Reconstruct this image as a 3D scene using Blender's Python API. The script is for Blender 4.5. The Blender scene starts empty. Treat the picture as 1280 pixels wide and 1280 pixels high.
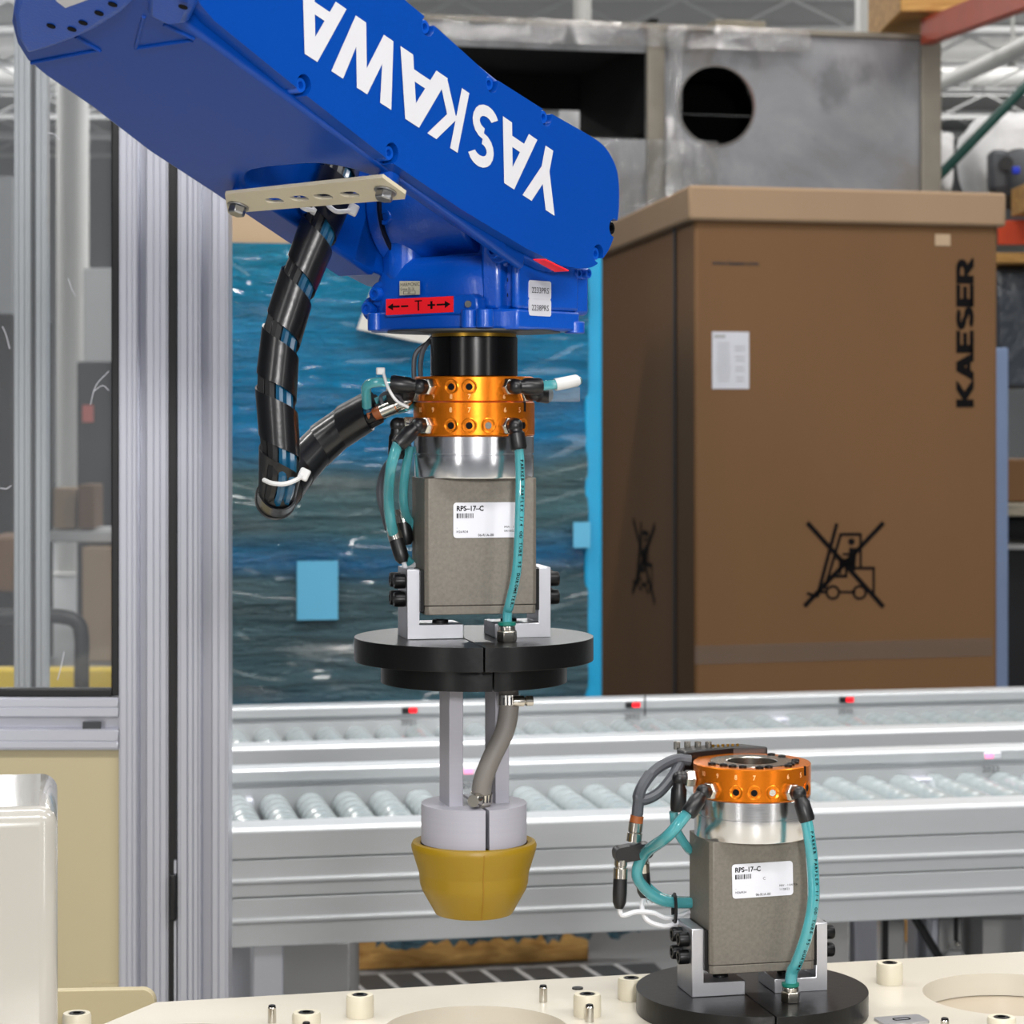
import bpy, bmesh, math, random
from mathutils import Vector, Matrix, Euler
from mathutils.geometry import tessellate_polygon
random.seed(7)
SC = bpy.context.scene
COL = SC.collection
R = math.radians
# ---------------------------------------------------------------- camera
CAMZ, FPX, CX, CY = 1.47, 3000.0, 640.0, 510.0
cam = bpy.data.cameras.new('camera')
cam.sensor_width = 36; cam.sensor_fit = 'HORIZONTAL'
cam.lens = 36*FPX/1280
cam.shift_y = -(640-CY)/1280
cam.clip_end = 200
cam.dof.use_dof = True; cam.dof.focus_distance = 1.98; cam.dof.aperture_fstop = 18
co = bpy.data.objects.new('camera', cam); COL.objects.link(co)
co.location = (0, 0, CAMZ); co.rotation_euler = (R(90), 0, 0)
SC.camera = co
# ---------------------------------------------------------------- world, lights, exposure
W = bpy.data.worlds.new('hall_light'); SC.world = W; W.use_nodes = True
W.node_tree.nodes['Background'].inputs[0].default_value = (.86, .9, 1, 1)
W.node_tree.nodes['Background'].inputs[1].default_value = .2
SC.view_settings.view_transform = 'Standard'; SC.view_settings.look = 'None'
SC.view_settings.exposure = 0; SC.view_settings.gamma = 1; SC.view_settings.use_curve_mapping = False
def lamp(name, loc, target, sx, sy, power, col=(1, .97, .93)):
    l = bpy.data.lights.new(name, 'AREA'); l.shape = 'RECTANGLE'; l.size = sx; l.size_y = sy
    l.energy = power; l.color = col
    o = bpy.data.objects.new(name, l); COL.objects.link(o); o.location = loc
    o.rotation_euler = (Vector(target)-Vector(loc)).to_track_quat('-Z', 'Y').to_euler()
    return o
lamp('off_frame_light', (-2.7, -2.2, 3.3), (0, 2.1, 1.2), .8, 1.2, 16)
lamp('tall_highlight_panel', (-2.5, -2.4, 1.75), (-.03, 2.0, 1.3), .45, 2.6, 24)  # added tall panel, gives round parts their vertical highlight
lamp('off_frame_light', (.40, -1.45, 2.02), (0, 2.0, 1.25), .3, .3, 72, (1, .98, .96))  # camera flash near the lens, out of view
lamp('tall_highlight_panel', (2.9, -1.6, 1.7), (-.03, 2.0, 1.3), .3, 2.4, 16)  # added thin panel for the streaks on the right-hand sides
lamp('off_frame_light', (1.5, .3, 3.6), (-.1, 2.3, 1.1), .35, .35, 20)
for y in (-1.5, 3.5, 8.5, 14):
    for x in (-4.2, 0.4, 5):
        lamp('ceiling_light', (x, y, 6.2), (x, y, 0), 2.4, .35, 190 if y < 0 else (165 if y < 5 else 55), (1, .98, .95))
lamp('ceiling_light', (3.0, 8.6, 5.9), (2.5, 11.8, 2.3), 1.2, .4, 75)  # extra lamp added to brighten the white bag
cl = lamp('added_rail_light', (.3, 4.75, 4.0), (.3, 4.75, 0), 3.4, .2, 23, (1, .98, .96)); cl.data.spread = R(55); cl.rotation_euler.z += R(11)  # added lamp with a narrow spread, whitens the conveyor rail tops
for y in (22, 32):
    for x in (-7, 0, 7):
        lamp('ceiling_light', (x, y, 6.2), (x, y, 0), 3, .6, 420, (1, .98, .95))
for y in (12, 20, 28, 37):
    for x in (-7, 7):
        lamp('ceiling_fill_light', (x, y, 5.3), (x, y, 9), 3, 1, 110)  # unseen upward lamps added to brighten the ceiling
# ---------------------------------------------------------------- helpers: space
def P(px, py, d):
    return Vector(((px-CX)*d/FPX, d, CAMZ-(py-CY)*d/FPX))
def on_plane(px, py, p0, n):
    r = Vector(((px-CX)/FPX, 1, -(py-CY)/FPX)); c = Vector((0, 0, CAMZ))
    return c + r*((p0-c).dot(n)/r.dot(n))
def frame(o, x, y, z):
    return Matrix(((x[0], y[0], z[0], o[0]), (x[1], y[1], z[1], o[1]), (x[2], y[2], z[2], o[2]), (0, 0, 0, 1)))
def rotz(a, loc=(0, 0, 0)):
    return Matrix.Translation(loc) @ Matrix.Rotation(R(a), 4, 'Z')
I4 = Matrix.Identity(4)
# ---------------------------------------------------------------- helpers: mesh
class MB:
    def __init__(s): s.v = []; s.f = []
    def add(s, vs, fs, M=None):
        b = len(s.v)
        s.v += [tuple(M @ Vector(p)) if M else tuple(p) for p in vs]
        s.f += [[i+b for i in f] for f in fs]; return s
    def box(s, c, d, M=None):
        x, y, z = c; a, b, h = d[0]/2, d[1]/2, d[2]/2
        vs = [(x+i*a, y+j*b, z+k*h) for k in (-1, 1) for j in (-1, 1) for i in (-1, 1)]
        return s.add(vs, [(0, 2, 3, 1), (4, 5, 7, 6), (0, 1, 5, 4), (2, 6, 7, 3), (0, 4, 6, 2), (1, 3, 7, 5)], M)
    def hexa(s, p):   # bottom 4 (ccw) + top 4
        return s.add(p, [(3, 2, 1, 0), (4, 5, 6, 7), (0, 1, 5, 4), (1, 2, 6, 5), (2, 3, 7, 6), (3, 0, 4, 7)])
    def lathe(s, prof, M=None, seg=32, cap=True):
        vs = []; fs = []; n = len(prof)
        for i in range(seg):
            a = 2*math.pi*i/seg
            for r, z in prof: vs.append((r*math.cos(a), r*math.sin(a), z))
        for i in range(seg):
            j = (i+1) % seg
            for k in range(n-1): fs.append((i*n+k, j*n+k, j*n+k+1, i*n+k+1))
        if cap:
            if prof[0][0] > 1e-6: fs.append([i*n for i in range(seg)][::-1])
            if prof[-1][0] > 1e-6: fs.append([i*n+n-1 for i in range(seg)])
        return s.add(vs, fs, M)
    def cyl(s, p0, p1, r, r1=None, seg=16):
        p0 = Vector(p0); p1 = Vector(p1); d = p1-p0
        M = Matrix.Translation(p0) @ d.to_track_quat('Z', 'Y').to_matrix().to_4x4()
        return s.lathe([(r, 0), (r if r1 is None else r1, d.length)], M, seg)
    def rod(s, p0, p1, prof, seg=16):   # lathe profile along an axis p0->p1, z in 0..1 of length
        p0 = Vector(p0); p1 = Vector(p1); d = p1-p0
        M = Matrix.Translation(p0) @ d.to_track_quat('Z', 'Y').to_matrix().to_4x4()
        return s.lathe([(r, z*d.length) for r, z in prof], M, seg)
    def tube(s, pts, r, seg=10, step=6, smooth=True):
        c = spline(pts, step) if smooth else [Vector(p) for p in pts]
        fr = frames(c); vs = []; fs = []; n = len(c)
        for i, (p, u, w) in enumerate(fr):
            rr = r(i/(n-1)) if callable(r) else r
            for k in range(seg):
                a = 2*math.pi*k/seg; vs.append(p+u*(rr*math.cos(a))+w*(rr*math.sin(a)))
        for i in range(n-1):
            for k in range(seg):
                j = (k+1) % seg; fs.append((i*seg+k, i*seg+j, (i+1)*seg+j, (i+1)*seg+k))
        fs.append(list(range(seg))[::-1]); fs.append([(n-1)*seg+k for k in range(seg)])
        return s.add(vs, fs)
    def prism(s, outer, z0, z1, M=None, holes=()):
        loops = [list(outer)]+[list(h) for h in holes]
        flat = [p for l in loops for p in l]; n = len(flat)
        tri = tessellate_polygon([[Vector((p[0], p[1], 0)) for p in l] for l in loops])
        vs = [(p[0], p[1], z0) for p in flat]+[(p[0], p[1], z1) for p in flat]
        fs = []
        for t in tri:
            a, b, c = (Vector(flat[i]).to_2d() if len(flat[i]) > 2 else Vector(flat[i]) for i in t)
            ccw = (b-a).cross(c-a) > 0
            t = list(t) if ccw else list(t)[::-1]
            fs.append([i+n for i in t]); fs.append(t[::-1])
        b0 = 0
        for li, l in enumerate(loops):
            m = len(l); ar = sum(l[i][0]*l[(i+1) % m][1]-l[(i+1) % m][0]*l[i][1] for i in range(m))
            for i in range(m):
                j = (i+1) % m; q = [b0+i, b0+j, b0+j+n, b0+i+n]
                fs.append(q if (ar > 0) == (li == 0) else q[::-1])
            b0 += m
        return s.add(vs, fs, M)
    def sphere(s, c, r, seg=16, rings=10, sc=(1, 1, 1)):
        prof = [(max(1e-7, math.sin(math.pi*i/rings)), -math.cos(math.pi*i/rings)) for i in range(rings+1)]
        return s.lathe(prof, Matrix.Translation(c) @ Matrix.Diagonal((r*sc[0], r*sc[1], r*sc[2], 1)), seg, False)
    def strip(s, L1, L2):
        n = len(L1); return s.add(list(L1)+list(L2), [(i, i+1, n+i+1, n+i) for i in range(n-1)])
def spline(pts, step=6):
    pts = [Vector(p) for p in pts]; q = [pts[0]*2-pts[1]]+pts+[pts[-1]*2-pts[-2]]; out = []
    for i in range(1, len(q)-2):
        a, b, c, d = q[i-1:i+3]
        for k in range(step):
            t = k/step
            out.append(.5*((2*b)+(c-a)*t+(2*a-5*b+4*c-d)*t*t+(3*b-a-3*c+d)*t**3))
    out.append(pts[-1]); return out
def frames(c):
    out = []; u = None
    for i, p in enumerate(c):
        t = (c[min(i+1, len(c)-1)]-c[max(i-1, 0)]).normalized()
        if u is None: u = t.orthogonal().normalized()
        u = (u-t*u.dot(t)).normalized(); out.append((p, u, t.cross(u)))
    return out
def circle(cx, cy, r, n=32, a0=0, a1=360, ry=None):
    full = abs(a1-a0) >= 360; m = n if full else n+1
    return [(cx+r*math.cos(R(a0+(a1-a0)*i/n)), cy+(ry or r)*math.sin(R(a0+(a1-a0)*i/n))) for i in range(m)]
def rrect(x0, y0, x1, y1, r, n=5):
    o = []
    for cx, cy, a in ((x1-r, y1-r, 0), (x0+r, y1-r, 90), (x0+r, y0+r, 180), (x1-r, y0+r, 270)): o += circle(cx, cy, r, n, a, a+90)
    return o
def mesh_of(mb, name, angle=35, tris=False):
    me = bpy.data.meshes.new(name); me.from_pydata([tuple(p) for p in mb.v], [], mb.f); me.validate()
    me.shade_smooth(); me.set_sharp_from_angle(angle=R(angle)); return me
def obj(name, mb, m, parent=None, bevel=0, local=False, angle=35, seg=2, label=None, kind=None):
    """one mesh object; coordinates are world unless local=True (then in the root's own space)"""
    me = mb if isinstance(mb, bpy.types.Mesh) else mesh_of(mb, name, angle)
    if m is not None:
        me.materials.clear(); me.materials.append(m)
    o = bpy.data.objects.new(name, me); COL.objects.link(o)
    if parent is not None:
        o.parent = parent
        if not local and parent.type == 'EMPTY': o.matrix_parent_inverse = parent.matrix_basis.inverted()
    if bevel:
        b = o.modifiers.new('bevel', 'BEVEL'); b.width = bevel; b.segments = seg; b.limit_method = 'ANGLE'; b.angle_limit = R(40)
    if label: o['label'] = label
    if kind: o['kind'] = kind
    return o
def tag(o, label, cat, group=None):
    o['label'] = label; o['category'] = cat
    if group: o['group'] = group
    return o
def thing(name, label, cat, loc=(0, 0, 0), rz=0, group=None):
    o = bpy.data.objects.new(name, None); COL.objects.link(o); o.empty_display_size = .05
    o.location = loc; o.rotation_euler = (0, 0, R(rz)); o.matrix_basis  # noqa
    return tag(o, label, cat, group)
def struct(name, mb, m, bevel=0):
    return obj(name, mb, m, None, bevel, kind='structure')
_txt = {}
def text_mesh(body, size=1.0, bold=0.0, sx=1.0, align='LEFT'):
    key = (body, bold, align)
    if key not in _txt:
        cu = bpy.data.curves.new('lettering', 'FONT'); cu.body = body; cu.size = 1; cu.offset = bold; cu.align_x = align
        cu.resolution_u = 2; cu.fill_mode = 'FRONT'
        o = bpy.data.objects.new('tmp', cu); COL.objects.link(o)
        bpy.context.view_layer.update()
        me = bpy.data.meshes.new_from_object(o.evaluated_get(bpy.context.evaluated_depsgraph_get()))
        _txt[key] = ([(v.co.x, v.co.y) for v in me.vertices], [list(p.vertices) for p in me.polygons])
        bpy.data.objects.remove(o); bpy.data.curves.remove(cu); bpy.data.meshes.remove(me)
    v, f = _txt[key]
    return MB().add([(p[0]*size*sx, p[1]*size, 0) for p in v], f)
def put_text(mb, body, M, size, bold=0, sx=1, align='LEFT'):
    t = text_mesh(body, size, bold, sx, align); mb.add(t.v, t.f, M); return mb
# ---------------------------------------------------------------- materials
def lin(h):
    if isinstance(h, str): h = tuple(int(h[i:i+2], 16)/255 for i in (0, 2, 4))
    return tuple(c/12.92 if c <= .04045 else ((c+.055)/1.055)**2.4 for c in h)+(1,)
class NT:
    def __init__(s, name):
        s.m = bpy.data.materials.new(name); s.m.use_nodes = True; s.t = s.m.node_tree; s.n = s.t.nodes
        s.b = s.n['Principled BSDF']; s.out = s.n['Material Output']; s.tc = None
    def new(s, t, **kw):
        n = s.n.new(t)
        for k, v in kw.items():
            if k in ('inp',):
                for i, val in v.items(): n.inputs[i].default_value = val
            else: setattr(n, k, v)
        return n
    def ln(s, a, b): s.t.links.new(a, b)
    def coord(s, scale=(1, 1, 1), rot=(0, 0, 0), kind='Object'):
        if s.tc is None: s.tc = s.new('ShaderNodeTexCoord')
        mp = s.new('ShaderNodeMapping'); mp.inputs['Scale'].default_value = scale; mp.inputs['Rotation'].default_value = rot
        s.ln(s.tc.outputs[kind], mp.inputs[0]); return mp.outputs[0]
    def noise(s, scale, vec, detail=3, rough=.55, dist=0):
        n = s.new('ShaderNodeTexNoise'); n.inputs['Scale'].default_value = scale; n.inputs['Detail'].default_value = detail
        n.inputs['Roughness'].default_value = rough; n.inputs['Distortion'].default_value = dist; s.ln(vec, n.inputs['Vector']); return n.outputs['Fac']
    def ramp(s, fac, stops):
        r = s.new('ShaderNodeValToRGB'); e = r.color_ramp.elements
        while len(e) < len(stops): e.new(.5)
        for k, (p, c) in enumerate(stops): e[k].position = p; e[k].color = lin(c) if isinstance(c, str) else (c, c, c, 1)
        s.ln(fac, r.inputs[0]); return r.outputs[0]
    def bump(s, h, strength=.2, dist=.01):
        b = s.new('ShaderNodeBump'); b.inputs['Strength'].default_value = strength; b.inputs['Distance'].default_value = dist
        s.ln(h, b.inputs['Height']); s.ln(b.outputs[0], s.b.inputs['Normal'])
def mat(name, c, rough=.5, metal=0, var=0, vscale=20, bump=0, bscale=80, coat=0, stretch=(1, 1, 1), spec=.5, emit=0, bdist=.002):
    k = NT(name); col = lin(c); k.b.inputs['Base Color'].default_value = col
    k.b.inputs['Roughness'].default_value = rough; k.b.inputs['Metallic'].default_value = metal
    k.b.inputs['Coat Weight'].default_value = coat; k.b.inputs['Coat Roughness'].default_value = .08; k.b.inputs['Specular IOR Level'].default_value = spec
    if var:
        f = k.noise(vscale, k.coord(stretch), 4)
        mx = k.new('ShaderNodeMix', data_type='RGBA'); mx.blend_type = 'MIX'
        mx.inputs['A'].default_value = tuple(v*(1-var) for v in col[:3])+(1,); mx.inputs['B'].default_value = tuple(min(1, v*(1+var)) for v in col[:3])+(1,)
        k.ln(f, mx.inputs['Factor']); k.ln(mx.outputs['Result'], k.b.inputs['Base Color'])
    if bump: k.bump(k.noise(bscale, k.coord(stretch), 3), bump, bdist)
    if emit:
        k.b.inputs['Emission Color'].default_value = col; k.b.inputs['Emission Strength'].default_value = emit
    return k.m
M = {}
M['blue'] = mat('robot_blue_paint', '00409a', .3, 0, .06, 6, .05, 350, .04, spec=.3, bdist=.0006)
M['blue_cast_lit'] = mat('robot_blue_casting_lit', '004cb4', .3, 0, .08, 8, .22, 420, .15, bdist=.0012)  # same paint as the cover, colour lifted as if more strongly lit
M['letter_white'] = mat('lettering_white', 'cdcdd2', .5, 0, .03, 30)
M['black'] = mat('black_plastic', '0d0d10', .38, 0, .2, 40, .05, 200)
M['black_disc'] = mat('black_acetal', '040405', .32, 0, .4, 14, .06, 160, spec=.35)
M['black_gloss'] = mat('black_anodised', '0a0a0c', .2, .3, .2, 60, 0)
M['blackox'] = mat('black_oxide_steel', '141416', .35, .6, .2, 60)
M['wrap'] = mat('black_spiral_wrap', '0b0c10', .3, 0, .3, 90, .12, 120, .2)
M['orange'] = mat('orange_anodised', 'e07a12', .27, .75, .05, 30, .03, 300)
M['alu'] = mat('turned_aluminium', 'dfe0e4', .2, 1, .05, 12, .06, 40, stretch=(1, 1, 12), bdist=.0006)
M['alu_mill'] = mat('milled_aluminium', 'bdbec4', .36, .9, .1, 30, .1, 90, stretch=(1, 6, 1), bdist=.0006)
M['alu_prof'] = mat('profile_aluminium', 'c6c8d3', .28, .5)
M['alu_conv'] = mat('conveyor_aluminium', 'b6b9bc', .38, .3, .04, 6, .03, 50, stretch=(.4, 8, 8), bdist=.0006)
M['hardcoat'] = mat('hardcoat_grey_body', '6f6a62', .55, .35, .28, 420, .12, 500, bdist=.0005)
M['pa_grey'] = mat('pale_grey_nylon', '96959f', .5, 0, .04, 30, .06, 60, stretch=(.2, .2, 12), bdist=.0006)
M['pu_yellow'] = mat('yellow_polyurethane', '866a00', .42, 0, .05, 20, .05, 90, bdist=.001)
M['nickel'] = mat('nickel_plated', 'c9c5bd', .2, 1, .06, 60)
M['steelbolt'] = mat('zinc_bolt', 'a8a9ac', .28, 1, .1, 80)
M['brass'] = mat('brass', 'c2983f', .3, 1, .1, 60)
M['white_pl'] = mat('white_nylon', 'cacaca', .4, 0, .03, 40)
M['white_cable'] = mat('white_cable', 'cfd0d4', .45, 0, .05, 60)
M['grey_cable'] = mat('grey_cable', '474a50', .45, 0, .1, 60)
M['green_pl'] = mat('green_release_collar', '07685a', .35)
M['cream'] = mat('cream_powder_coat', 'c9c0a8', .4, 0, .03, 8, .03, 300, bdist=.0006)
M['cream2'] = mat('cream_plate', 'c3bdb0', .3, 0, .03, 5, .03, 260, .1, bdist=.0006)
M['cream_bush'] = mat('cream_nylon', 'ccc5b1', .4, 0, .04, 40)
M['sheetcream'] = mat('cream_sheet_metal', 'b8ac8a', .38, 0, .03, 4, .02, 120)
M['offwhite'] = mat('offwhite_gloss_cover', 'a6a39c', .16, 0, .03, 3, .02, 20, .5)
M['sticker'] = mat('white_sticker', 'cfd0d8', .45, 0, .02, 40)
M['sticker_aged'] = mat('metal_sticker', 'bdb9a4', .45, .2, .05, 40)
M['red'] = mat('red_sticker', 'f01826', .4)
M['ink'] = mat('black_ink', '080608', .7, spec=.15)
M['ink2'] = mat('dark_ink', '2b2b30', .6)
M['hose_grey'] = mat('grey_rubber_hose', '6e6a66', .55, 0, .1, 60, .05, 120)
M['led'] = mat('red_led', 'ff1020', .4, emit=1.1)
M['led_pink'] = mat('pink_led', 'ff8fb8', .4, emit=.9)
M['copper'] = mat('brown_connector_sleeve', '8a4a20', .4)
M['darksteel'] = mat('dark_grey_steel', '3a3d40', .5, .2, .1, 20)
M['greysteel'] = mat('grey_painted_steel', 'a6a6a6', .5, .1, .05, 10)
M['paleblue_steel'] = mat('blue_grey_steel', '7c90b4', .5, 0, .08, 8)
def teal():
    k = NT('teal_polyurethane_tube'); k.b.inputs['Base Color'].default_value = lin('5cbac2'); k.b.inputs['Roughness'].default_value = .08
    k.b.inputs['Transmission Weight'].default_value = .5; k.b.inputs['IOR'].default_value = 1.3; k.b.inputs['Coat Weight'].default_value = 1
    return k.m
M['teal'] = teal()
M['blue_tube'] = mat('blue_polyurethane_tube', '134f70', .15, 0, .1, 60, coat=.5)
def clear(name, tint=(1, 1, 1), gl=.08, rough=.02, haze=0):
    k = NT(name); k.n.remove(k.b)
    t = k.new('ShaderNodeBsdfTransparent'); t.inputs[0].default_value = tint+(1,)
    g = k.new('ShaderNodeBsdfGlossy'); g.inputs['Roughness'].default_value = rough
    f = k.new('ShaderNodeLayerWeight'); f.inputs[0].default_value = .25
    mt = k.new('ShaderNodeMath', operation='MULTIPLY_ADD'); mt.inputs[1].default_value = .5; mt.inputs[2].default_value = gl
    k.ln(f.outputs['Fresnel'], mt.inputs[0])
    mx = k.new('ShaderNodeMixShader'); k.ln(mt.outputs[0], mx.inputs[0]); k.ln(t.outputs[0], mx.inputs[1]); k.ln(g.outputs[0], mx.inputs[2])
    res = mx
    if haze:
        d = k.new('ShaderNodeBsdfDiffuse'); d.inputs[0].default_value = (.8, .82, .85, 1)
        m2 = k.new('ShaderNodeMixShader'); m2.inputs[0].default_value = haze; k.ln(mx.outputs[0], m2.inputs[1]); k.ln(d.outputs[0], m2.inputs[2]); res = m2
    k.ln(res.outputs[0], k.out.inputs[0]); return k.m, k
M['glass'] = clear('door_polycarbonate', (.93, .94, .95), .03, .03, .05)[0]
M['film_clear'], _k = clear('clear_packing_film', (.96, .96, .94), .22, .1, .06)
M['tape'] = clear('clear_tape', (.97, .96, .93), .03, .15, .03)[0]
M['sleeve'] = clear('clear_sleeve', (.9, .97, .98), .12, .1, .06)[0]
_b = _k.new('ShaderNodeBump'); _b.inputs['Strength'].default_value = .9; _b.inputs['Distance'].default_value = .03
_k.ln(_k.noise(9, _k.coord((1, 1, .25)), 5, .6, 1.5), _b.inputs['Height'])
for _n in _k.n:
    if _n.type == 'BSDF_GLOSSY': _k.ln(_b.outputs[0], _n.inputs['Normal'])
def cardboard(name, c, var=.12):
    k = NT(name); v = k.coord((1, 1, .35)); f = k.noise(2.2, v, 5, .6)
    g = k.noise(60, k.coord((.3, .3, 4)), 2)
    col = lin(c); mx = k.new('ShaderNodeMix', data_type='RGBA')
    mx.inputs['A'].default_value = tuple(x*(1-var) for x in col[:3])+(1,); mx.inputs['B'].default_value = tuple(x*(1+var) for x in col[:3])+(1,)
    k.ln(f, mx.inputs['Factor']); k.ln(mx.outputs['Result'], k.b.inputs['Base Color'])
    k.b.inputs['Roughness'].default_value = .75; k.bump(g, .06, .004); return k.m
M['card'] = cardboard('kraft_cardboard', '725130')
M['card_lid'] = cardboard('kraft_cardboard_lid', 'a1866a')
M['card_pale'] = cardboard('pale_cardboard', 'b9a083', .2)
def wood(name, c1, c2, sc=(1, 8, 8)):
    k = NT(name); f = k.noise(4, k.coord(sc), 6, .6, 1.2)
    k.ln(k.ramp(f, [(.3, c1), (.7, c2)]), k.b.inputs['Base Color']); k.b.inputs['Roughness'].default_value = .7
    k.bump(f, .15, .004); return k.m
M['wood'] = wood('pine_board', '9c6a2c', 'dcae66')
M['wood_grey'] = wood('weathered_board', '6a665e', 'a39a86')
def steelplate():
    k = NT('raw_steel_plate'); f = k.noise(1.6, k.coord(), 8, .68, .6); g = k.noise(4.2, k.coord((1, 1, .7)), 4, .5)
    a = k.ramp(f, [(.25, '7a736a'), (.5, '8e9095'), (.75, 'aaabae')])
    b = k.ramp(g, [(.56, 1.0), (.66, .55)])
    mx = k.new('ShaderNodeMix', data_type='RGBA'); mx.blend_type = 'MULTIPLY'; mx.inputs['Factor'].default_value = .8
    k.ln(a, mx.inputs['A']); k.ln(b, mx.inputs['B']); k.ln(mx.outputs['Result'], k.b.inputs['Base Color'])
    k.b.inputs['Metallic'].default_value = .2; k.b.inputs['Roughness'].default_value = .45; return k.m
M['plate'] = steelplate()
M['plate_edge'] = mat('rusty_plate_edge', '8b857a', .5, .3, .3, 6)
M['flat_black'] = mat('flat_near_black', '0b0b0c', .9)  # near-black: shade painted inside the enclosure, and the black machine's own colour
def bluefilm():
    k = NT('blue_stretch_film')
    sep = k.new('ShaderNodeSeparateXYZ'); k.ln(k.coord(), sep.inputs[0])
    wob = k.noise(1.3, k.coord((1.2, 1.2, .6)), 3)
    ad = k.new('ShaderNodeMath', operation='MULTIPLY_ADD'); ad.inputs[1].default_value = .14; k.ln(wob, ad.inputs[0]); k.ln(sep.outputs['Z'], ad.inputs[2])
    mr = k.new('ShaderNodeMapRange'); mr.inputs['From Min'].default_value = 0; mr.inputs['From Max'].default_value = 2.07; k.ln(ad.outputs[0], mr.inputs[0])
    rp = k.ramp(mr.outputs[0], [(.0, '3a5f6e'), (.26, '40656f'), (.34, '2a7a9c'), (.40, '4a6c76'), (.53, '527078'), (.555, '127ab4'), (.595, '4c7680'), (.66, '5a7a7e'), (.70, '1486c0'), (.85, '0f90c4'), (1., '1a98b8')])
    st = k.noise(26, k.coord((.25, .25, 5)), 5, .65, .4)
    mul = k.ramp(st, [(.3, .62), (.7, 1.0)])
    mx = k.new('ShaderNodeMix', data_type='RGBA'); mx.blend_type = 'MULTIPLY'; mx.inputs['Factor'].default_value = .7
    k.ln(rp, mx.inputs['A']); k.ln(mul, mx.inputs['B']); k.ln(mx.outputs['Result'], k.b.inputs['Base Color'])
    k.b.inputs['Roughness'].default_value = .1; k.b.inputs['Specular IOR Level'].default_value = .9; k.b.inputs['Coat Weight'].default_value = .3
    h1 = k.noise(9, k.coord((.35, .35, 3.2)), 6, .62, .5); h2 = k.noise(55, k.coord((.45, .45, 2.2)), 3, .6, .6)
    ha = k.new('ShaderNodeMath', operation='MULTIPLY_ADD'); ha.inputs[1].default_value = .34; k.ln(h2, ha.inputs[0]); k.ln(h1, ha.inputs[2]); h = ha.outputs[0]
    k.bump(h, 1.0, .09); return k.m
M['film_blue'] = bluefilm()
M['film_edge'] = mat('light_blue_film_edge', '1f9fd0', .3, 0, .1, 4, .2, 12, .4, bdist=.01)
M['film_label'] = mat('label_under_blue_film', '5fb0d4', .3, 0, .05, 10)
M['paper'] = mat('white_paper', 'cfcdc6', .6, 0, .03, 10)
M['floor'] = mat('concrete_floor', '77797b', .4, 0, .12, 1.2, .05, 30)
M['ceil'] = mat('white_metal_deck', 'b6b7b6', .6, 0, .05, .6)
M['joist'] = mat('white_joist', 'd2d3d4', .5)
M['wall'] = mat('grey_hall_wall', 'a2a5a8', .7, 0, .06, .4)
M['pillar'] = mat('white_pillar_paint', 'd6d6d2', .5, 0, .04, 2)
M['rack_orange'] = mat('orange_rack_paint', 'd2420c', .45, 0, .15, 6)
M['rack_orange2'] = mat('worn_orange_rack_paint', 'b0401c', .5, 0, .25, 5)
M['rack_green'] = mat('green_rack_paint', '16463f', .45, 0, .1, 8)
M['white_bag'] = mat('white_woven_bag', 'f2f2f4', .6, 0, .04, 5, .5, 5, bdist=.05)
M['motor'] = mat('grey_motor_casting', '4c4f54', .5, .1, .1, 12)
M['blue_cap'] = mat('blue_cap', '1034c8', .4)
M['yellow'] = mat('yellow_guard', 'ecc81e', .45, 0, .05, 8)
M['white_wall'] = mat('white_cladding', 'cfd1d2', .6, 0, .05, 1)
M['red_tag'] = mat('pinkish_tag', 'd8776e', .6)
M['roller'] = None
def roller():
    k = NT('translucent_roller'); k.b.inputs['Base Color'].default_value = lin('8c9597'); k.b.inputs['Roughness'].default_value = .25
    k.b.inputs['Coat Weight'].default_value = .5
    return k.m
M['roller'] = roller()
def arc_band(cx, cy, rx, ry, a0, a1, w, n=12):
    o = []
    for i in range(n):
        q = []
        for a, e in ((a0+(a1-a0)*i/n, 1), (a0+(a1-a0)*(i+1)/n, 1), (a0+(a1-a0)*(i+1)/n, -1), (a0+(a1-a0)*i/n, -1)):
            q.append(Vector((cx+(rx+e*w/2)*math.cos(R(a)), cy+(ry+e*w/2)*math.sin(R(a)))))
        o.append(q)
    return o
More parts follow.
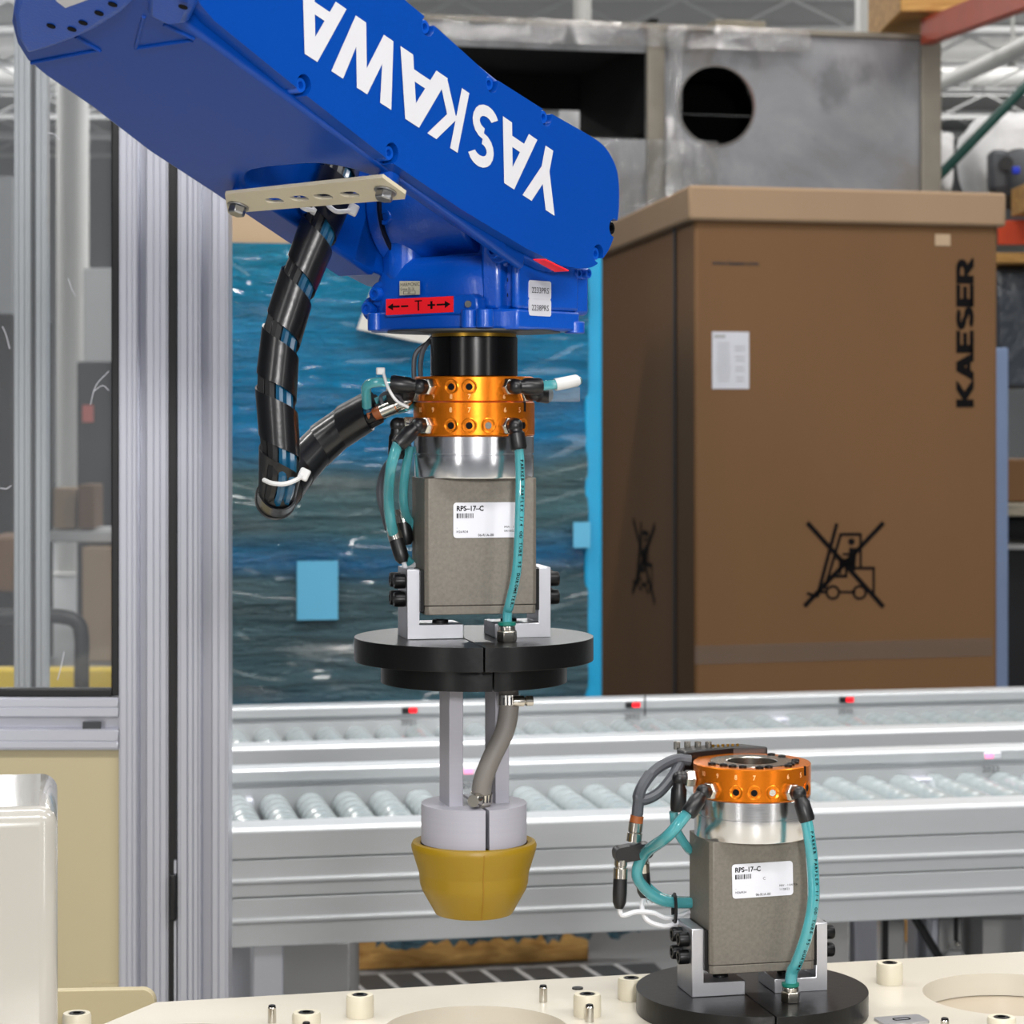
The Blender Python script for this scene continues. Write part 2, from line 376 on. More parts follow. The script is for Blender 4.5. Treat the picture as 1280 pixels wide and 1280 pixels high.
GL = {   # heavy sans glyphs on a unit-high cell: (advance, convex pieces)
 'Y': (.84, [[(.31, 0), (.51, 0), (.51, .42), (.31, .42)], [(0, 1), (.23, 1), (.51, .42), (.31, .36)], [(.59, 1), (.82, 1), (.51, .36), (.31, .42)]]),
 'A': (.88, [[(0, 0), (.21, 0), (.53, 1), (.30, 1)], [(.62, 0), (.84, 0), (.54, 1), (.33, 1)], [(.16, .20), (.70, .20), (.66, .37), (.20, .37)]]),
 'K': (.86, [[(0, 0), (.20, 0), (.20, 1), (0, 1)], [(.56, 1), (.80, 1), (.42, .52), (.18, .46), (.18, .52)], [(.18, .52), (.36, .62), (.84, 0), (.60, 0)]]),
 'W': (1.14, [[(.0, 1), (.21, 1), (.38, 0), (.20, 0)], [(.20, 0), (.38, 0), (.64, 1), (.45, 1)], [(.45, 1), (.64, 1), (.90, 0), (.71, 0)], [(.71, 0), (.90, 0), (1.10, 1), (.89, 1)]]),
 'E': (.74, [[(0, 0), (.21, 0), (.21, 1), (0, 1)], [(0, .82), (.66, .82), (.66, 1), (0, 1)], [(0, .41), (.6, .41), (.6, .59), (0, .59)], [(0, 0), (.67, 0), (.67, .18), (0, .18)]]),
 'R': (.82, [[(0, 0), (.21, 0), (.21, 1), (0, 1)], [(0, .83), (.42, .83), (.42, 1), (0, 1)], [(0, .36), (.42, .36), (.42, .53), (0, .53)], [(.28, .38), (.50, .40), (.80, 0), (.55, 0)]]+arc_band(.42, .68, .22, .235, -90, 90, .18)),
 'S': (.74, arc_band(.35, .725, .25, .185, 35, 270, .18)+arc_band(.35, .275, .25, .185, 90, -145, .18)+[[(.35, .45), (.35, .63), (.34, .63), (.34, .45)]]),
}
# ================================================================ the hall
struct('floor', MB().box((0, 20, -.05), (36, 54, .1)), M['floor'])
struct('ceiling', MB().box((0, 20, 6.75), (36, 54, .1)), M['ceil'])
struct('wall_back', MB().box((0, 47, 3.3), (36, .2, 6.9)), M['wall'])
struct('wall_left', MB().box((-18, 20, 3.3), (.2, 54, 6.9)), M['wall'])
struct('wall_right', MB().box((18, 20, 3.3), (.2, 54, 6.9)), M['wall'])
for k, y in enumerate(range(6, 46, 3)):
    b = MB().box((0, y, 6.62), (35.6, .12, .1)).box((0, y, 6.2), (35.6, .1, .07))
    for i in range(-12, 12): b.cyl((i*1.4, y, 6.23), (i*1.4+.7, y, 6.58), .02, seg=5).cyl((i*1.4+.7, y, 6.58), (i*1.4+1.4, y, 6.23), .02, seg=5)
    struct('trim_%d' % (k+1), b, M['joist'])
# ceiling pipes and columns
t = obj('ceiling_pipe', MB().tube([P(1120, 120, 19), P(1180, 103, 17), P(1290, 52, 13), P(1400, -10, 11)], .055, 12), M['pillar'])
tag(t, 'thick white pipe hung under the ceiling, sloping above the white bag', 'pipe')
obj('pipe_hanger', MB().cyl(P(1266, 66, 14)+Vector((0, 0, .05)), P(1266, -80, 14), .012, seg=8).box(P(1266, 64, 14), (.03, .13, .16)), M['pillar'], t)
def column(name, px0, px1, d, label, cat, m, z1=6.6):
    a = P(px0, 500, d); b = P(px1, 500, d); w = b.x-a.x; c = (a.x+b.x)/2
    t = thing(name, label, cat, (c, d, 0))
    # H section
    obj('web', MB().box((c, d, z1/2), (.02, w*.9, z1)), m, t)
    for s in (-1, 1): obj('flange', MB().box((c+s*(w/2-.012), d, z1/2), (.024, w*.95, z1)), m, t)
    obj('base_plate', MB().box((c, d, .012), (w*1.5, w*1.5, .024)), m, t)
t = thing('building_column', 'white and grey roof column rising behind the steel enclosure', 'column', P(1093, 500, 14))
x0, x1, x2 = P(1072, 500, 14).x, P(1089, 500, 14).x, P(1116, 500, 14).x
obj('flange', MB().box(((x0+x1)/2, 14, 3.3), (x1-x0, .2, 6.6)), M['pillar'], t, .006)
obj('web', MB().box(((x1+x2)/2, 14.08, 3.3), (x2-x1, .05, 6.6)), M['greysteel'], t)
t = obj('round_post', MB().cyl((P(728, 0, 13).x, 13, 0), (P(728, 0, 13).x, 13, 6.6), .048, seg=20), M['pillar'])
tag(t, 'slim white round post seen behind the steel enclosure', 'post')
t = obj('round_column', MB().lathe([(.19, 0), (.19, .03), (.14, .04), (.14, 6.6)], Matrix.Translation((P(91, 0, 21).x, 21, 0)), 24), M['pillar'])
tag(t, 'white round column seen through the door pane', 'column')
# ================================================================ steel enclosure
E0 = P(440, 500, 9.5); E1 = P(1172, 500, 10.1); ex = (E1-E0); ex.z = 0; EW = ex.length; ex.normalize()
en = Vector((ex.y, -ex.x, 0)); Z = Vector((0, 0, 1))
EM = frame(Vector((E0.x, E0.y, 0)), ex, Z, en)
def ep(px, py):
    p = on_plane(px, py, E0, en)-Vector((E0.x, E0.y, 0)); return (p.dot(ex), p.z)
ztop = ep(800, 33)[1]
t = thing('steel_enclosure', 'large raw steel enclosure with a round hole and a wide slot, behind the tall carton', 'enclosure', (E0.x+1.2, E0.y+.6, 0))
rx = ep(808, 100)[0]; rz0, rz1 = ep(808, 175)[1], ep(808, 66)[1]; rl = ep(520, 100)[0]
cx, cz = ep(895, 132); cr = ep(943, 132)[0]-cx
mid = ep(823, 100)[0]
obj('front_plate', MB().prism([(mid, .15), (EW, .15), (EW, ztop), (mid, ztop)], -.02, 0, EM, [circle(cx, cz, cr, 48)]), M['plate'], t)
obj('front_plate', MB().prism([(0, .15), (mid-.03, .15), (mid-.03, ztop), (0, ztop)], -.02, 0, EM, [[(rl, rz0), (rx, rz0), (rx, rz1), (rl, rz1)]]), M['plate'], t)
obj('seam_post', MB().box((mid-.015, (ztop+.15)/2, .004), (.075, ztop-.15, .03), EM), M['plate_edge'], t, .004)
obj('corner_post', MB().box((EW-.035, (ztop+.15)/2, .006), (.09, ztop-.15, .03), EM), M['plate_edge'], t, .006)
obj('side_plate', MB().box((EW-.01, (ztop+.15)/2, -.62), (.02, ztop-.15, 1.2), EM), M['plate'], t)
obj('side_plate', MB().box((.01, (ztop+.15)/2, -.62), (.02, ztop-.15, 1.2), EM), M['plate'], t)
obj('roof_plate', MB().box((EW/2, ztop, -.61), (EW+.03, .025, 1.25), EM), M['plate_edge'], t, .004)
obj('inner_shade_panel', MB().box((EW/2, ztop-.03, -.62), (EW-.06, .03, 1.15), EM).box((mid, (rz1+rz0)/2+.1, -.6), (.03, rz1-rz0+.1, 1.1), EM)
    .box((EW/2, (ztop+2.83)/2, -1.2), (EW-.05, ztop-2.83, .03), EM).box(((mid+EW)/2, 1.816, -1.18), (EW-mid-.05, 2.012, .03), EM), M['flat_black'], t)  # near-black panels stand in for the shade of the unlit interior
obj('hole_flange', MB().prism(circle(cx, cz, cr+.004, 48), -.024, .003, EM, [circle(cx, cz, cr-.006, 48)]), M['nickel'], t)
for x in (.3, EW-.3): obj('skid', MB().box((x, .075, -.62), (.12, .15, 1.2), EM), M['wood_grey'], t, .004)
bl = ep(930, 40)
obj('edge_board', MB().box((bl[0], bl[1]+.03, -.1), (.22, .05, .12), EM), M['wood_grey'], t, .004)
def film_strip(x0, x1, z0, z1, nx=6, nz=16, amp=.02, z=.02):
    b = MB(); 
    for j in range(nz+1):
        for i in range(nx+1):
            b.v.append(tuple(EM @ Vector((x0+(x1-x0)*i/nx, z0+(z1-z0)*j/nz, z+random.random()*amp))))
    for j in range(nz):
        for i in range(nx): b.f.append([j*(nx+1)+i, j*(nx+1)+i+1, (j+1)*(nx+1)+i+1, (j+1)*(nx+1)+i])
    return b
obj('packing_film', film_strip(rl, rx+.3, .6, rz0, 14, 10, .03), M['film_clear'], t, angle=180)
obj('packing_film', film_strip(ep(829, 0)[0], ep(848, 0)[0], 1.2, ztop, 4, 22, .06), M['film_clear'], t, angle=180)
obj('packing_film', film_strip(rl, ep(1010, 0)[0], rz1+.02, ztop+.01, 24, 3, .035), M['film_clear'], t, angle=180)
# ================================================================ tall carton
def quad_pts(fl, fr, bl, z0, z1, out=0):
    fl, fr, bl = (Vector((p.x, p.y, 0)) for p in (fl, fr, bl)); u = (fr-fl).normalized(); w = (bl-fl).normalized()
    br = fr+bl-fl
    c = [fl-u*out-w*out, fr+u*out-w*out, br+u*out+w*out, bl-u*out+w*out]
    return [c[k]+Vector((0, 0, z0)) for k in range(4)]+[c[k]+Vector((0, 0, z1)) for k in range(4)]
BFL, BFR, BBL = P(868, 500, 7.0), P(1247, 500, 7.25), P(752, 500, 8.7)
t = thing('tall_carton', 'tall brown shipping carton printed with a vertical brand name and a crossed forklift', 'carton', (.95, 7.9, 0))
zt = P(868, 276, 7.0).z; zl = P(868, 232, 7).z
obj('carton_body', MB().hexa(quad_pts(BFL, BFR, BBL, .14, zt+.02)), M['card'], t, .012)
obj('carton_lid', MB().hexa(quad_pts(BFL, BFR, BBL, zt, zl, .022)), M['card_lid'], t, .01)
bu = (BFR-BFL); bu.z = 0; bu.normalize(); bn = Vector((bu.y, -bu.x, 0))
BM = frame(Vector((BFL.x, BFL.y, 0))+bn*.0015, bu, Z, bn)
def bp(px, py):
    p = on_plane(px, py, BFL, bn)-Vector((BFL.x, BFL.y, 0)); return (p.dot(bu), p.z)
# brand, vertical, reading upward
a = bp(1217, 509); b = bp(1217, 326); L = b[1]-a[1]
hh = bp(1217, 400)[0]-bp(1195, 400)[0]; mb = MB(); run = 0
tot = sum(GL[c][0] for c in 'KAESER')-.08
for ch in 'KAESER':
    for q, ox, oy in [(q, ox, oy) for q in GL[ch][1] for ox, oy in ((0, 0), (.05, .0), (0, .07), (.05, .07))]:
        v = [BM @ Vector((a[0]-(y*.93+oy)*hh, a[1]+(run+x+ox)/tot*L, .00003*(len(mb.f) % 12))) for x, y in q]
        mb.add(v if (v[1]-v[0]).cross(v[2]-v[0]).dot(bn) > 0 else v[::-1], [list(range(len(v)))])
    run += GL[ch][0]
obj('brand_print', mb, M['ink'], t)
a = bp(890, 331); w = bp(948, 331)[0]-a[0]
tm = text_mesh('www.kaeser.com', 1, .02); s = w/max(v[0] for v in tm.v)
obj('web_print', MB().add([(a[0]+v[0]*s, a[1]+v[1]*s*.95, 0) for v in tm.v], tm.f, BM), M['ink2'], t)
a = bp(890, 486); b = bp(936, 415)
lb = obj('shipping_label', MB().box(((a[0]+b[0])/2, (a[1]+b[1])/2, 0), (b[0]-a[0], b[1]-a[1], .002), BM), M['sticker'], t, label='white printed shipping label')
mb = MB(); lw = b[0]-a[0]; lh = b[1]-a[1]
mb.box((a[0]+lw*.2, b[1]-lh*.08, .0018), (lw*.3, lh*.05, .0006), BM)
for k in range(12):
    y = b[1]-lh*(.2+.06*k); mb.box((a[0]+lw*(.3), y, .0018), (lw*(.3+.12*random.random()), lh*.012, .0006), BM)
    if k % 3: mb.box((a[0]+lw*.75, y, .0018), (lw*(.2+.1*random.random()), lh*.014, .0006), BM)
obj('label_print', mb, M['greysteel'], lb)
def forklift(mp, Mx, name, par):   # pictogram strokes given in picture units of the 1280 crop (10 per px)
    mb = MB()
    def line(p, q, w):
        p = Vector(mp(*p)); q = Vector(mp(*q)); d = (q-p).normalized(); n = Vector((-d.y, d.x))*w/2
        mb.add([(p-n).to_3d(), (q-n).to_3d(), (q+n).to_3d(), (p+n).to_3d()], [(0, 1, 2, 3)], Mx)
    u = (Vector(mp(1000, 0))-Vector(mp(0, 0))).length/1000
    line((185, 130), (1125, 1170), 55*u); line((1125, 130), (150, 1160), 55*u)
    line((550, 140), (310, 1040), 45*u); line((600, 265), (400, 950), 38*u); line((600, 275), (850, 275), 36*u)
    line((842, 265), (842, 690), 32*u); line((760, 690), (1020, 690), 34*u); line((1003, 690), (1003, 1010), 32*u)
    line((560, 985), (780, 985), 28*u); line((320, 985), (440, 985), 34*u); line((180, 1000), (320, 1040), 36*u)
    line((480, 790), (680, 790), 36*u); line((665, 790), (665, 640), 34*u); line((540, 560), (640, 600), 40*u); line((620, 520), (700, 520), 30*u)
    line((750, 440), (730, 720), 95*u); line((600, 620), (760, 620), 90*u); line((590, 580), (590, 760), 34*u)
    mb.add([Vector(mp(730+42*math.cos(a/16*6.283), 365+42*math.sin(a/16*6.283))).to_3d() for a in range(16)], [list(range(16))], Mx)
    for cx_ in (500, 830):
        ri = [Vector(mp(cx_+60*math.cos(a/24*6.2832), 990+60*math.sin(a/24*6.2832))).to_3d() for a in range(25)]
        ro = [Vector(mp(cx_+92*math.cos(a/24*6.2832), 990+92*math.sin(a/24*6.2832))).to_3d() for a in range(25)]
        mb.add(ri+ro, [(i, i+1, 26+i, 25+i) for i in range(24)], Mx)
    obj(name, mb, M['ink'], par)
forklift(lambda x, y: bp(990+x*130/1280, 640+y*130/1280), BM, 'forklift_pictogram', t)
su = (BBL-BFL); su.z = 0; su.normalize(); sn = Vector((-su.y, su.x, 0))
SM = frame(Vector((BFL.x, BFL.y, 0))+sn*.0015, -su, Z, sn)
sp0 = on_plane(805, 700, BFL, sn); k0 = -(sp0-Vector((BFL.x, BFL.y, 0))).dot(su)
kk = .55/1280
forklift(lambda x, y: (k0+(x-650)*kk*1.0, sp0.z-(y-650)*.24/1000), SM, 'forklift_pictogram', t)
for q in (.28,): obj('strap', MB().box((-q, (zl+.14)/2, .004), (.02, zl-.14, .004), SM), M['ink2'], t)
obj('tape_strip', MB().box(((bp(1240, 0)[0])/2, bp(900, 818)[1], .0005), (bp(1240, 0)[0], .055, .001), BM), M['tape'], t)
obj('corner_patch', MB().box((bp(1178, 300)[0], bp(1178, 300)[1], .0006), (.05, .035, .001), BM), M['card_pale'], t)
def pallet(loc_fl, loc_fr, loc_bl, label, m):
    fl, fr, bl = (Vector((p.x, p.y, 0)) for p in (loc_fl, loc_fr, loc_bl))
    u = fr-fl; w = bl-fl; t = thing('pallet', label, 'pallet', (fl+u/2+w/2))
    Mx = frame(fl, u.normalized(), w.normalized(), Z); a = u.length; b = w.length
    for k in range(6): obj('deck_board', MB().box((a/2, b*(k+.5)/6, .129), (a, b/6*.8, .02), Mx), m, t, .003)
    for k in range(3): obj('stringer', MB().box((.05+(a-.1)*k/2, b/2, .069), (.09, b, .1), Mx), m, t, .003)
    for k in range(3): obj('bottom_board', MB().box((a/2, .05+(b-.1)*k/2, .0095), (a, .09, .018), Mx), m, t, .003)
    obj('side_board', MB().box((a/2, -.01, .06), (a, .02, .116), Mx), m, t, .003)
pallet(BFL, BFR, BBL, 'wooden pallet under the tall brown carton', M['wood'])
# ================================================================ blue wrapped load
LL, LR = P(215, 500, 6.2), P(734, 500, 6.4); LB = LL+Vector((-.12, 1.05, 0))
t = thing('wrapped_pallet_load', 'tall pallet load wrapped in glossy blue stretch film behind the robot', 'pallet load', (-.4, 6.9, 0))
zf = P(400, 305, 6.28).z; zc = P(400, 232, 6.28).z
lu = (LR-LL); lu.z = 0; LW = lu.length; lu.normalize(); ln_ = Vector((lu.y, -lu.x, 0)); LM = frame(Vector((LL.x, LL.y, 0)), lu, Z, ln_)
b = MB(); nx, nz = 60, 120
def wr(u, v): return .012*math.sin(7*u+3*math.sin(3*v))*math.sin(9*v+2*math.sin(2*u))+.006*math.sin(31*v+6*math.sin(2.3*u))+.004*math.sin(57*v+9*math.sin(1.7*u+1))
for j in range(nz+1):
    for i in range(nx+1):
        u = LW*i/nx; v = .15+(zf-.15)*j/nz; b.v.append(tuple(LM @ Vector((u, v, .01+wr(u, v)))))
for j in range(nz):
    for i in range(nx): k = j*(nx+1)+i; b.f.append([k, k+1, k+nx+2, k+nx+1])
b.hexa(quad_pts(LL+Vector((0, .03, 0)), LR+Vector((0, .03, 0)), LB, .15, zf))
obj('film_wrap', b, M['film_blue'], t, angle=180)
obj('top_carton', MB().hexa(quad_pts(LL+Vector((.01, .03, 0)), LR+Vector((-.01, .03, 0)), LB, zf-.02, zc)), M['card_pale'], t, .01)
x1 = LW; w = P(752, 0, 6.4).x-P(730, 0, 6.4).x
obj('film_edge', MB().box((x1+w/2-.006, (zf+.2)/2, -.02), (w, zf-.16, .05), LM), M['film_edge'], t, .008)
def lp(px, py):
    p = on_plane(px, py, LL, ln_)-Vector((LL.x, LL.y, 0)); return (p.dot(lu), p.z)
for (x, y), (x2, y2) in (((370, 774), (421, 700)), ((714, 684), (735, 652))):
    a = lp(x, y); c = lp(x2, y2); obj('film_covered_label', MB().box(((a[0]+c[0])/2, (a[1]+c[1])/2, .026), (c[0]-a[0], c[1]-a[1], .006), LM), M['film_label'], t)
pp = [lp(*q) for q in ((462, 362), (500, 380), (545, 432), (520, 428), (444, 412))]
obj('paper_sheet', MB().prism(pp[::-1], .034, .037, LM), M['paper'], t, label='white paper sheet stuck to the film')
pallet(LL+Vector((.02, 0, 0)), LR, LB, 'wooden pallet under the blue wrapped load', M['wood'])
b = MB(); mbx = []
for i in range(46):
    x = .52+i*.013*1.2; b.v += [tuple(LM @ Vector((x, .15+.012*random.random(), .06+.03*random.random()))), tuple(LM @ Vector((x, .062+.03*random.random(), .07+.03*random.random())))]
b.f = [(2*i, 2*i+2, 2*i+3, 2*i+1) for i in range(45)]
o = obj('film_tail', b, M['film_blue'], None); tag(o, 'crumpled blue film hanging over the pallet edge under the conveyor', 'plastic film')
# hazard tape on the floor
t = thing('floor_tape', 'dark striped tape on the floor below the roller conveyor', 'tape', P(620, 1224, 6.15))
TM_ = frame(Vector((LL.x, LL.y-.05, 0)), lu, -ln_, Z)
obj('tape_base', MB().box((.62, -.13, .001), (1.3, .2, .002), TM_), M['darksteel'], t)
for k in range(14): obj('tape_stripe', MB().prism([(.03+.089*k, -.23), (.044+.089*k, -.23), (.014+.089*k, -.03), (.0+.089*k, -.03)], .002, .003, TM_), M['greysteel'], t)
# ================================================================ roller conveyors
TH = 11.0; KH = .68; ZR = CAMZ-KH
KM = rotz(TH, (0, 3.964, ZR))     # x along the lane, y across, z=0 rail top
def prof_x(mb, poly, x0, x1):     # extrude a (y,z) polygon along x in conveyor space
    n = len(poly); Mx = KM @ frame((0, 0, 0), (0, 1, 0), (0, 0, 1), (1, 0, 0)); mb.prism(poly, x0, x1, Mx); return mb
def rollers_mesh():
    pr = []; n = 11; L = .56
    for k in range(n):
        a = k*L/n; pr += [(.0286, a), (.0293, a+.004), (.0293, a+L/n-.004), (.0286, a+L/n-.0005)]
    return mesh_of(MB().lathe([(.006, -.02), (.006, -.001), (.028, -.0005)]+pr+[(.006, L+.001), (.006, L+.02)], Matrix.Rotation(R(-90), 4, 'X'), 20), 'roller', 30)
RM = rollers_mesh()
def conveyor(y0, wid, label, leds, digits, front_panels):
    c = KM @ Vector((.3, y0+wid/2, 0)); t = thing('roller_conveyor', label, 'conveyor', (c.x, c.y, 0), TH, None)
    x0, x1 = -.66, 2.4
    obj('side_rail', prof_x(MB(), [(y0, -.050), (y0+.03, -.050), (y0+.03, -.03), (y0+.08, -.03), (y0+.08, -.004), (y0+.076, 0), (y0+.006, 0), (y0, -.006)], x0, x1), M['alu_conv'], t, .002)
    yb = y0+.08+.55
    rail = obj('side_rail', prof_x(MB(), [(yb, -.004), (yb, -.024), (yb+.012, -.025), (yb+.012, -.034), (yb+.004, -.035), (yb+.004, -.10), (yb+.07, -.10), (yb+.07, -.004), (yb+.066, 0), (yb+.004, 0)], x0, x1), M['alu_conv'], t, .0015)
    obj('joint_line', MB().box((.475 if front_panels else .62, yb-.0005, -.016), (.003, .003, .05), KM), M['darksteel'], rail)
    obj('bed_plate', MB().box(((x0+x1)/2, y0+.355, -.122), (x1-x0, .56, .01), KM), M['alu_conv'], t)
    for k in range(int((x1-x0)/.069)-1):
        o = bpy.data.objects.new('roller', RM); COL.objects.link(o)
        if not RM.materials: RM.materials.append(M['roller'])
        p = KM @ Vector((x0+.05+.069*k, y0+.076, -.0745))
        o.parent = t; o.matrix_parent_inverse = t.matrix_basis.inverted(); o.matrix_basis = rotz(TH, p)
    for px, py, pink in leds:
        w = KM.inverted() @ on_plane(px, py, KM @ Vector((0, yb, 0)), KM.to_3x3() @ Vector((0, -1, 0)))
        h = obj('sensor', MB().box((w.x, yb-.002, -.0135), (.036, .006, .014), KM), M['black'] if not pink else M['sticker'], t, .002)
        obj('indicator_light', MB().box((w.x+(.007 if not pink else -.008), yb-.0055, -.0135), (.018, .003, .011), KM), M['led'] if not pink else M['led_pink'], h, .001)
        mb = MB(); put_text(mb, digits[px], KM @ frame((w.x-.020, yb+.0033, -.0475), (1, 0, 0), (0, 0, 1), (0, -1, 0)), .0165, 0, 1.15)
        obj('pen_number', mb, M['ink2'], rail)
    if front_panels:
        for za, zb, lipz in ((-.052, -.112, -.086), (-.114, -.193, -.150)):
            obj('side_panel', prof_x(MB(), [(y0+.002, zb), (y0+.03, zb), (y0+.03, za), (y0+.002, za), (y0+.002, lipz+.004), (y0-.004, lipz+.003), (y0-.004, lipz-.003), (y0+.002, lipz-.004)], x0, x1), M['alu_conv'], t, .0015)
    # legs
    for lx in (-.40, .95):
        for yy in (y0+.05, y0+.62):
            obj('leg', MB().box((lx, yy, -.05-(ZR-.05)/2), (.05, .05, ZR-.05), KM), M['alu_prof'], t, .003)
    return t
conveyor(0, .63, 'front grey roller conveyor lane with panelled side, nearest the fixture table', [(590, 961, True), (1240, 943, True)], {590: '2021', 1240: '2022'}, True)
conveyor(.93, .63, 'rear grey roller conveyor lane, running along the tall carton', [(512, 888, False), (791, 881, False), (1058, 875, False)], {512: '2031', 791: '2032', 1058: '2033'}, False)
# things under the conveyor
def under(name, px0, px1, py0, py1, d, m, label, cat, depth=.1, bev=.003):
    a = P(px0, py1, d); b = P(px1, py0, d)
    o = obj(name, MB().box(((a.x+b.x)/2, d+depth/2, (0+b.z)/2), (b.x-a.x, depth, b.z)), m, None, bev); return tag(o, label, cat)
under('control_cabinet', 350, 437, 1178, 1260, 4.75, M['greysteel'], 'grey steel cabinet under the conveyor, left of the pallet', 'cabinet', .3)
under('steel_block', 286, 320, 1216, 1260, 4.6, M['darksteel'], 'dark steel block under the conveyor beside the guard post', 'block', .2)
under('control_cabinet', 1228, 1400, 1148, 1260, 4.5, M['greysteel'], 'pale grey cabinet under the conveyor at the right edge', 'cabinet', .4)
under('control_cabinet', 1030, 1062, 1150, 1260, 5.0, M['greysteel'], 'narrow grey cabinet under the conveyor right of the standing gripper', 'cabinet', .3)
under('support_leg', 1106, 1131, 1150, 1260, 4.58, M['greysteel'], 'grey flat support leg under the conveyor between two black bars', 'leg', .06)
under('support_leg', 1164, 1173, 1148, 1260, 4.5, M['alu_prof'], 'bright aluminium leg under the conveyor beside the black strut', 'leg', .05)
under('support_leg', 1173, 1203, 1148, 1260, 4.62, M['greysteel'], 'broad grey leg under the conveyor carrying a levelling foot', 'leg', .06)
under('crate', 1132, 1164, 1140, 1260, 6.6, M['wood'], 'wooden crate seen under the conveyor behind the black strut', 'crate', .4)
a, b = P(1143, 1146, 4.4), P(1176, 1200, 4.4)
o = obj('strut', MB().cyl(a+(a-b)*.3, b+(b-a)*1.5, .008, seg=10), M['black']); tag(o, 'slanted black strut under the conveyor', 'strut')
o = obj('cable', MB().cyl(P(1107, 1130, 4.4), P(1106, 1290, 4.4), .0055, seg=10), M['black']); tag(o, 'thick black cable hanging straight down under the conveyor', 'cable')
t = thing('levelling_foot', 'black threaded levelling foot under the conveyor', 'foot', P(1196, 1180, 4.45))
obj('stem', MB().cyl(P(1195, 1130, 4.45), P(1195, 1176, 4.45), .0042, seg=10), M['black'], t)
obj('ball', MB().sphere(P(1197, 1180, 4.45), .006), M['nickel'], t)
obj('pad', MB().cyl(P(1194, 1195, 4.45), P(1194, 1188, 4.45), .02, .012, seg=16), M['white_pl'], t)
# ================================================================ storage rack at the right
t = thing('storage_rack', 'tall storage rack with orange beams and a green diagonal brace at the right edge', 'rack', P(1300, 600, 10))
g0, g1 = P(1168, 226, 10.6), P(1330, 58, 10.6)
obj('brace', MB().cyl(g0, g1, .022, seg=8), M['rack_green'], t)
for px in (1135, 1420): obj('upright', MB().box((P(px, 0, 11).x, 11, 2.2), (.08, .06, 4.4)), M['rack_green'], t, .004)
obj('beam', MB().hexa([P(1247, 306, 9.6), P(1420, 306, 9.6), P(1420, 306, 9.66), P(1247, 306, 9.66), P(1247, 276, 9.6), P(1420, 270, 9.6), P(1420, 270, 9.66), P(1247, 276, 9.66)]), M['rack_orange'], t, .004)
c0, c1 = P(1158, 40, 10), P(1330, -25, 8.2); d = (c1-c0).normalized(); sx = d.cross(Z).normalized()
bm = frame(c0, d, sx, d.cross(sx)*-1)
obj('beam', MB().box(((c1-c0).length/2, 0, 0), ((c1-c0).length, .05, .11), bm), M['rack_orange2'], t, .004)
o = obj('timber_deck', MB().box(P(1166, -14, 10.05)+Vector((.0, .3, .0)), (.32, .9, .24)), M['wood'], None, .005); tag(o, 'stack of timber boards on the top rack beam', 'timber')
obj('shelf', MB().box(P(1330, 298, 10.3)+Vector((0, .3, .03)), (1.0, 1.4, .03)), M['wood_grey'], t)
# white bag
def blob(c, sx, sy, sz, seed, seg=28, rings=20, p=.55, amp=.05):
    rnd = random.Random(seed); ph = [rnd.random()*6.28 for _ in range(6)]; b = MB(); vs = []
    for i in range(rings+1):
        th = math.pi*i/rings
        for k in range(seg):
            a = 2*math.pi*k/seg
            def se(v): return math.copysign(abs(v)**p, v)
            w = 1+amp*(math.sin(3*a+ph[0]+2*th)+.7*math.sin(5*a+ph[1]-3*th)+.5*math.sin(7*th+ph[2]+2*a))
            vs.append((c[0]+sx*se(math.sin(th))*se(math.cos(a))*w, c[1]+sy*se(math.sin(th))*se(math.sin(a))*w, c[2]-sz*se(math.cos(th))*w))
    fs = [(i*seg+k, i*seg+(k+1) % seg, (i+1)*seg+(k+1) % seg, (i+1)*seg+k) for i in range(rings) for k in range(seg)]
    return b.add(vs, fs)
o = obj('bulk_bag', blob(P(1268, 200, 11.6), .24, .3, .21, 3), M['white_bag'], None, angle=180); tag(o, 'large white bulk bag on the rack behind the grey motor', 'bag')
o = obj('bulk_bag', blob(P(1178, 205, 11.0), .045, .1, .14, 5), M['white_bag'], None, angle=180); tag(o, 'smaller white bag on the rack beside the steel enclosure', 'bag')
o = obj('bulk_bag', blob(P(770, 165, 12.6), .30, .3, .22, 9), M['white_bag'], None, angle=180); tag(o, 'white bag seen through the wide slot of the steel enclosure', 'bag')
o = obj('bag_stand', MB().box(P(770, 300, 12.6)+Vector((0, 0, -1.065)), (.7, .7, 2.68)), M['wall']); tag(o, 'grey stand carrying the white bag behind the steel enclosure', 'stand')
# motor
t = thing('electric_motor', 'grey electric motor with blue caps on the rack at the right edge', 'motor', P(1270, 240, 9.9))
mc = P(1272, 222, 9.9)
obj('motor_body', MB().rod(mc+Vector((.0, -.08, .0)), mc+Vector((.06, .3, 0)), [(.06, 0), (.105, .06), (.118, .2), (.118, .85), (.1, 1)], 28), M['motor'], t)
for k in range(7): obj('cooling_fin', MB().rod(mc+Vector((.014+.006*k, .02+.03*k, 0)), mc+Vector((.016+.006*k, .03+.03*k, 0)), [(.123, 0), (.123, 1)], 28), M['motor'], t)
obj('terminal_box', MB().box(P(1247, 214, 9.8), (.075, .1, .17)), M['motor'], t, .02)
obj('cap', MB().cyl(P(1258, 204, 9.76), P(1258, 204, 9.72), .028, seg=16), M['black'], t)
obj('cap', MB().box(P(1270, 213, 9.72), (.03, .02, .03)), M['blue_cap'], t, .005)
obj('mount_foot', MB().box(P(1272, 243, 9.85), (.22, .2, .04)), M['black'], t, .006)
